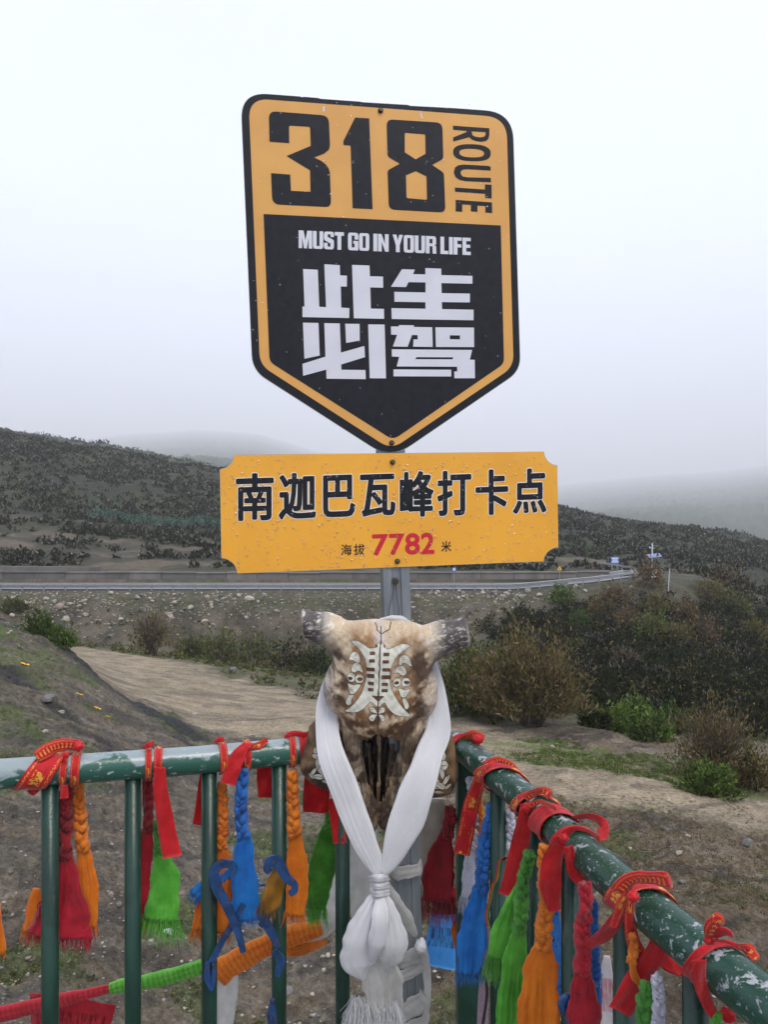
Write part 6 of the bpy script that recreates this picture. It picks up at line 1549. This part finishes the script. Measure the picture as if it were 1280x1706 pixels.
for nm, o_, w_, mm in (('red_stripe', -.0032, .0022, 'red'), ('yellow_stripe', -.0011, .002, 'olive'), ('green_stripe', .0011, .002, 'greenp'), ('black_stripe', .0032, .0022, 'black')):
    strip(nm, [p + Vector((o_, 0, 0)) for p in bandp], [w_] * 2, CM[mm], t, 5, .0, tk=.0012)
t = thing('strap', 'pale lilac patterned strap hanging behind the blue scarf tail', 'strap', P(808, 1600, 1.4))
strip('strap', [P(812, 1540, 1.42), P(808, 1600, 1.42), P(806, 1660, 1.42), P(804, 1730, 1.42)], [9 * ppm(1.4), 14 * ppm(1.4), 18 * ppm(1.4), 20 * ppm(1.4)], CM['lilac'], t, 6, .02)
t = thing('black_strap', 'thin black strap hanging in front of the lilac one', 'strap', P(808, 1640, 1.38))
strip('strap', [P(804, 1612, 1.38), P(812, 1650, 1.38), P(806, 1700, 1.38), P(800, 1730, 1.38)], [.006] * 3, CM['black'], t, 7, .0)
t = thing('prayer_flag', 'deep blue prayer flag seen edge on between the orange scarf and a baluster', 'prayer flag', P(926, 1560, 1.2))
strip('flag', [P(922, 1506, 1.2), P(926, 1560, 1.2), P(932, 1620, 1.2), P(938, 1680, 1.2)], [16 * ppm(1.2), 26 * ppm(1.2), 26 * ppm(1.2), 18 * ppm(1.2)], CM['bluep'], t, 8, .03)
t = thing('prayer_flag', 'white prayer flag with red script hanging right of the crimson scarf', 'prayer flag', P(1012, 1640, 1.05))
strip('flag', [P(1012, 1592, 1.05), P(1011, 1625, 1.05), P(1012, 1670, 1.05), P(1014, 1730, 1.05)], [10 * ppm(1.05), 22 * ppm(1.05), 26 * ppm(1.05), 26 * ppm(1.05)], CM['fwhite'], t, 9, .03, twist=[10, 14], n=20)
# ribbons on the right handrail
E_ = lambda px, o=-.036: df(rcur, px, o)
ribbon('red ribbon bow on the railing corner right of the skull', P(780, 1232, 1.52), [('l', [(758, 1236, 1.535), (775, 1230, 1.52), (792, 1225, 1.50), (806, 1232, 1.49)], [12, 16, 18, 14], 'redgold'), ('k', (797, 1232, 1.49), 9, 'redgold'), ('w', 775, 770, 18, -30, 165, 'red'), ('s', [(772, 1286, 1.545), (765, 1304, 1.545)], [16, 12])], rcur)
ribbon('red gold printed ribbon with a long flat tail left of the first right blue braid', P(810, 1290, 1.42), [('w', 858, 815, [18, 22], -70, 120), ('w', 832, 826, [12, 10], -50, 185, 'red'), ('k', (806, 1290, 1.40), 8, 'redgold'), ('l', [(808, 1275, 1.39), (830, 1266, 1.38), (852, 1274, 1.36), (868, 1296, 1.35)], [14, 11, 9, 12], 'redgold'),
    ('s', [(803, 1286, 1.40), (793, 1318, 1.41), (784, 1350, 1.42), (770, 1424, 1.43)], [16, 24, 27, 27], 'redgold'), ('s', [(784, 1352, 1.418), (777, 1388, 1.425), (769, 1422, 1.43)], [26, 27, 27], 'red')], rcur)
ribbon('twice knotted red ribbon on the handrail with a long red tail before the green braid', P(880, 1335, 1.25), [('w', 910, 872, [18, 20], -60, 160, 'redgold'), ('l', [(876, 1330, 1.20), (892, 1320, 1.19), (905, 1317, 1.17), (917, 1324, 1.16)], [12, 14, 15, 16], 'redgold'), ('k', (880, 1345, 1.20), 9, 'red'), ('l', [(882, 1342, 1.19), (902, 1336, 1.18), (926, 1346, 1.14)], [8, 9, 8], 'redgold'),
    ('s', [(878, 1346, 1.20), (870, 1390, 1.21), (861, 1436, 1.22), (844, 1492, 1.23)], [20, 30, 32, 27], 'red'), ('s', [(872, 1340, 1.205), (868, 1370, 1.21), (864, 1400, 1.215)], [10, 12, 6], 'redgold')], rcur)
ribbon('broad plain red band round the handrail with its loose end flying up to the right', P(915, 1370, 1.15), [('w', 936, 912, [42, 46], -70, 170, 'red'), ('s', [(955, 1362, 1.13), (980, 1360, 1.11), (1003, 1372, 1.09), (1008, 1400, 1.06)], [8, 18, 22, 12], 'red', [20, 50])], rcur)
ribbon('red ribbon with a wide tail over the handrail above the orange scarf', P(940, 1400, 1.07), [('w', 975, 940, [16, 22], -60, 178, 'red'), ('l', [(938, 1392, 1.06), (958, 1380, 1.05), (980, 1384, 1.03), (1000, 1398, 1.00)], [14, 10, 8, 9], 'red'), ('k', (940, 1396, 1.055), 8, 'red'),
    ('s', [(936, 1394, 1.06), (922, 1430, 1.075), (918, 1475, 1.08), (925, 1518, 1.09)], [20, 34, 38, 22], 'red'), ('s', [(948, 1410, 1.045), (955, 1450, 1.05), (975, 1474, 1.04)], [16, 20, 22], 'red')], rcur)
ribbon('large red gold printed ribbon wrapped round the handrail with broad crossing tails', P(1050, 1490, .92), [('w', 1095, 1040, [30, 40, 48], -75, 165), ('l', [(1030, 1485, .91), (1052, 1464, .90), (1085, 1462, .88), (1116, 1468, .86)], [26, 24, 24, 26], 'redgold'), ('k', (1056, 1494, .885), 10, 'red'),
    ('s', [(1052, 1492, .90), (1050, 1530, .905), (1058, 1575, .91), (1084, 1615, .91)], [14, 18, 24, 26], 'redgold'), ('s', [(1105, 1560, .90), (1085, 1600, .90), (1060, 1640, .905), (1034, 1686, .91)], [30, 38, 42, 42], 'red'), ('s', [(1050, 1500, .90), (1030, 1530, .92), (1005, 1560, .95), (978, 1580, .975)], [14, 26, 30, 18], 'red'),
    ('s', [(1046, 1490, .90), (1034, 1510, .905), (1022, 1545, .91)], [14, 18, 12], 'redgold'), ('s', [(1100, 1580, .93), (1118, 1606, .93), (1138, 1620, .93)], [30, 30, 16], 'red')], rcur)
ribbon('last red ribbon on the handrail at the right edge with two stubby bow ends', P(1190, 1590, .80), [('w', 1222, 1172, [14, 20, 24], -60, 150, 'red'), ('l', [(1182, 1564, .765), (1186, 1545, .76), (1196, 1532, .755), (1188, 1524, .755)], [9, 26, 28, 6], 'redgold'), ('l', [(1184, 1566, .765), (1205, 1552, .755), (1220, 1556, .745)], [8, 18, 12], 'red'), ('k', (1183, 1566, .765), 9, 'red'),
    ('l', [(1190, 1566, .76), (1215, 1570, .74), (1235, 1580, .73)], [8, 8, 7], 'red'), ('l', [(1232, 1576, .73), (1248, 1582, .72), (1262, 1598, .71)], [12, 20, 14], 'redgold'), ('s', [(1166, 1600, .775), (1168, 1640, .785), (1184, 1680, .79), (1200, 1700, .79)], [26, 22, 20, 14], 'red'), ('k', (1214, 1690, .80), 13, 'red')], rcur)

# ================================================================ white khata round the skull
kh = thing('white_scarf', 'white silk scarf hung round the skull and knotted below its muzzle', 'scarf', P(632, 1460, 1.42))
def kl(name, pts, w, d_, seed, pl=3, pa=.10, m='khata', cap=True): return loft(name, [P(*p) for p in pts], [x * ppm(1.4) for x in w], [x * ppm(1.4) for x in d_], CM[m], kh, n=44, k=36, pleats=pl, pamp=pa, seed=seed, cap=cap)
kl('strand', [(640, 1045, 1.485), (600, 1070, 1.51), (570, 1104, 1.50), (552, 1150, 1.485), (544, 1205, 1.46), (554, 1262, 1.425), (580, 1330, 1.405), (602, 1390, 1.395), (622, 1432, 1.39), (632, 1456, 1.385)], [20, 22, 26, 40, 46, 50, 46, 44, 32, 16], [8, 8, 10, 9, 9, 10, 10, 11, 13, 14], 3, 5, .06)
kl('strand', [(650, 1045, 1.485), (690, 1070, 1.51), (716, 1104, 1.505), (729, 1160, 1.49), (730, 1215, 1.465), (714, 1262, 1.43), (697, 1312, 1.405), (676, 1370, 1.392), (654, 1425, 1.388), (638, 1456, 1.385)], [20, 22, 26, 34, 46, 52, 56, 52, 34, 16], [8, 8, 10, 9, 9, 10, 10, 11, 13, 14], 7, 4, .06)
kl('loop', [(634, 1032, 1.47), (652, 1029, 1.465), (668, 1031, 1.465), (684, 1038, 1.475)], [4, 8, 10, 6], [6, 10, 10, 6], 9, 2, .05)
for k in range(6):
    y = 1458 + k * 6.2; kl('knot_fold', [(618 + k * .5, y + 2, 1.392), (632, y + 4 - (k % 2) * 3, 1.368), (645 + k * .4, y, 1.388)], [7, 10, 7], [9, 12, 9], 20 + k, 1, .06)
kl('knot', [(634, 1452, 1.388), (632, 1475, 1.385), (631, 1500, 1.385)], [20, 26, 28], [16, 20, 20], 33, 2, .04)
kl('puff', [(629, 1492, 1.385), (614, 1528, 1.38), (601, 1570, 1.378), (596, 1604, 1.38), (606, 1632, 1.385)], [20, 48, 64, 50, 8], [14, 20, 24, 20, 6], 41, 6, .085)
kl('puff', [(638, 1492, 1.385), (650, 1530, 1.372), (655, 1570, 1.366), (651, 1594, 1.372), (645, 1612, 1.385)], [18, 38, 46, 38, 6], [14, 18, 22, 18, 5], 42, 5, .085)
kl('puff', [(634, 1492, 1.375), (634, 1530, 1.355), (628, 1570, 1.352), (620, 1600, 1.36)], [14, 28, 32, 8], [12, 16, 18, 8], 43, 4, .09)
kl('side_tail', [(642, 1470, 1.40), (658, 1500, 1.41), (676, 1530, 1.43), (692, 1556, 1.45)], [10, 22, 24, 10], [10, 14, 14, 10], 44, 4, .08, 'sheer')
kl('lower_tail', [(620, 1600, 1.395), (628, 1640, 1.40), (630, 1680, 1.40), (628, 1730, 1.40)], [30, 52, 48, 52], [16, 22, 20, 20], 45, 6, .10, 'sheer')
kl('lower_tail', [(648, 1598, 1.40), (655, 1630, 1.405), (658, 1668, 1.41), (662, 1706, 1.41)], [18, 30, 28, 22], [12, 16, 14, 12], 46, 5, .10, 'sheer')
for (a, b, w_, n_, sd) in (((612, 1640, 1.39), (606, 1672, 1.39), .05, 130, 1), ((640, 1640, 1.39), (646, 1680, 1.39), .04, 130, 2), ((600, 1665, 1.385), (592, 1690, 1.385), .03, 90, 3), ((628, 1668, 1.38), (630, 1704, 1.38), .06, 160, 4)):
    fringe([P(*a), P(*b)], w_, .055, CM['khata'], kh, n_, sd, .02, .00045, .3)
k2 = thing('white_scarf', 'second white scarf wound round the lower part of the steel post', 'scarf', P(690, 1560, 1.5))
def postwrap(y0, y1, w, seed, x0=-26, x1=26):
    pts = []
    for k in range(9):
        u = k / 8; x = x0 + (x1 - x0) * u; c = post_c(y0 + (y1 - y0) * u); bul = .004 * math.sin(u * PI)
        pts.append(on_plane(c + x, y0 + (y1 - y0) * u, .006 + bul - (.018 if u in (0, 1) else 0)))
    loft('winding', pts, [w * 1.0 * ppm(1.45), w * 1.25 * ppm(1.45), w * .9 * ppm(1.45)], [.005, .006, .005], CM['sheer'], k2, n=26, k=30, pleats=6, pamp=.07, seed=seed)
postwrap(1454, 1444, 20, 1); postwrap(1600, 1580, 24, 3); postwrap(1628, 1600, 18, 4); postwrap(1692, 1654, 26, 5); postwrap(1720, 1692, 20, 6)
knot(on_plane(696, 1562, .03), .012, CM['khata'], k2, 5, 'knot', (1, .9, 1.2))
loft('winding', [on_plane(696, 1560, .03), on_plane(706, 1590, .012), on_plane(712, 1650, .004), on_plane(706, 1700, .004)], [.012, .02, .016, .012], [.01] * 4, CM['sheer'], k2, pleats=3, pamp=.1, seed=8)
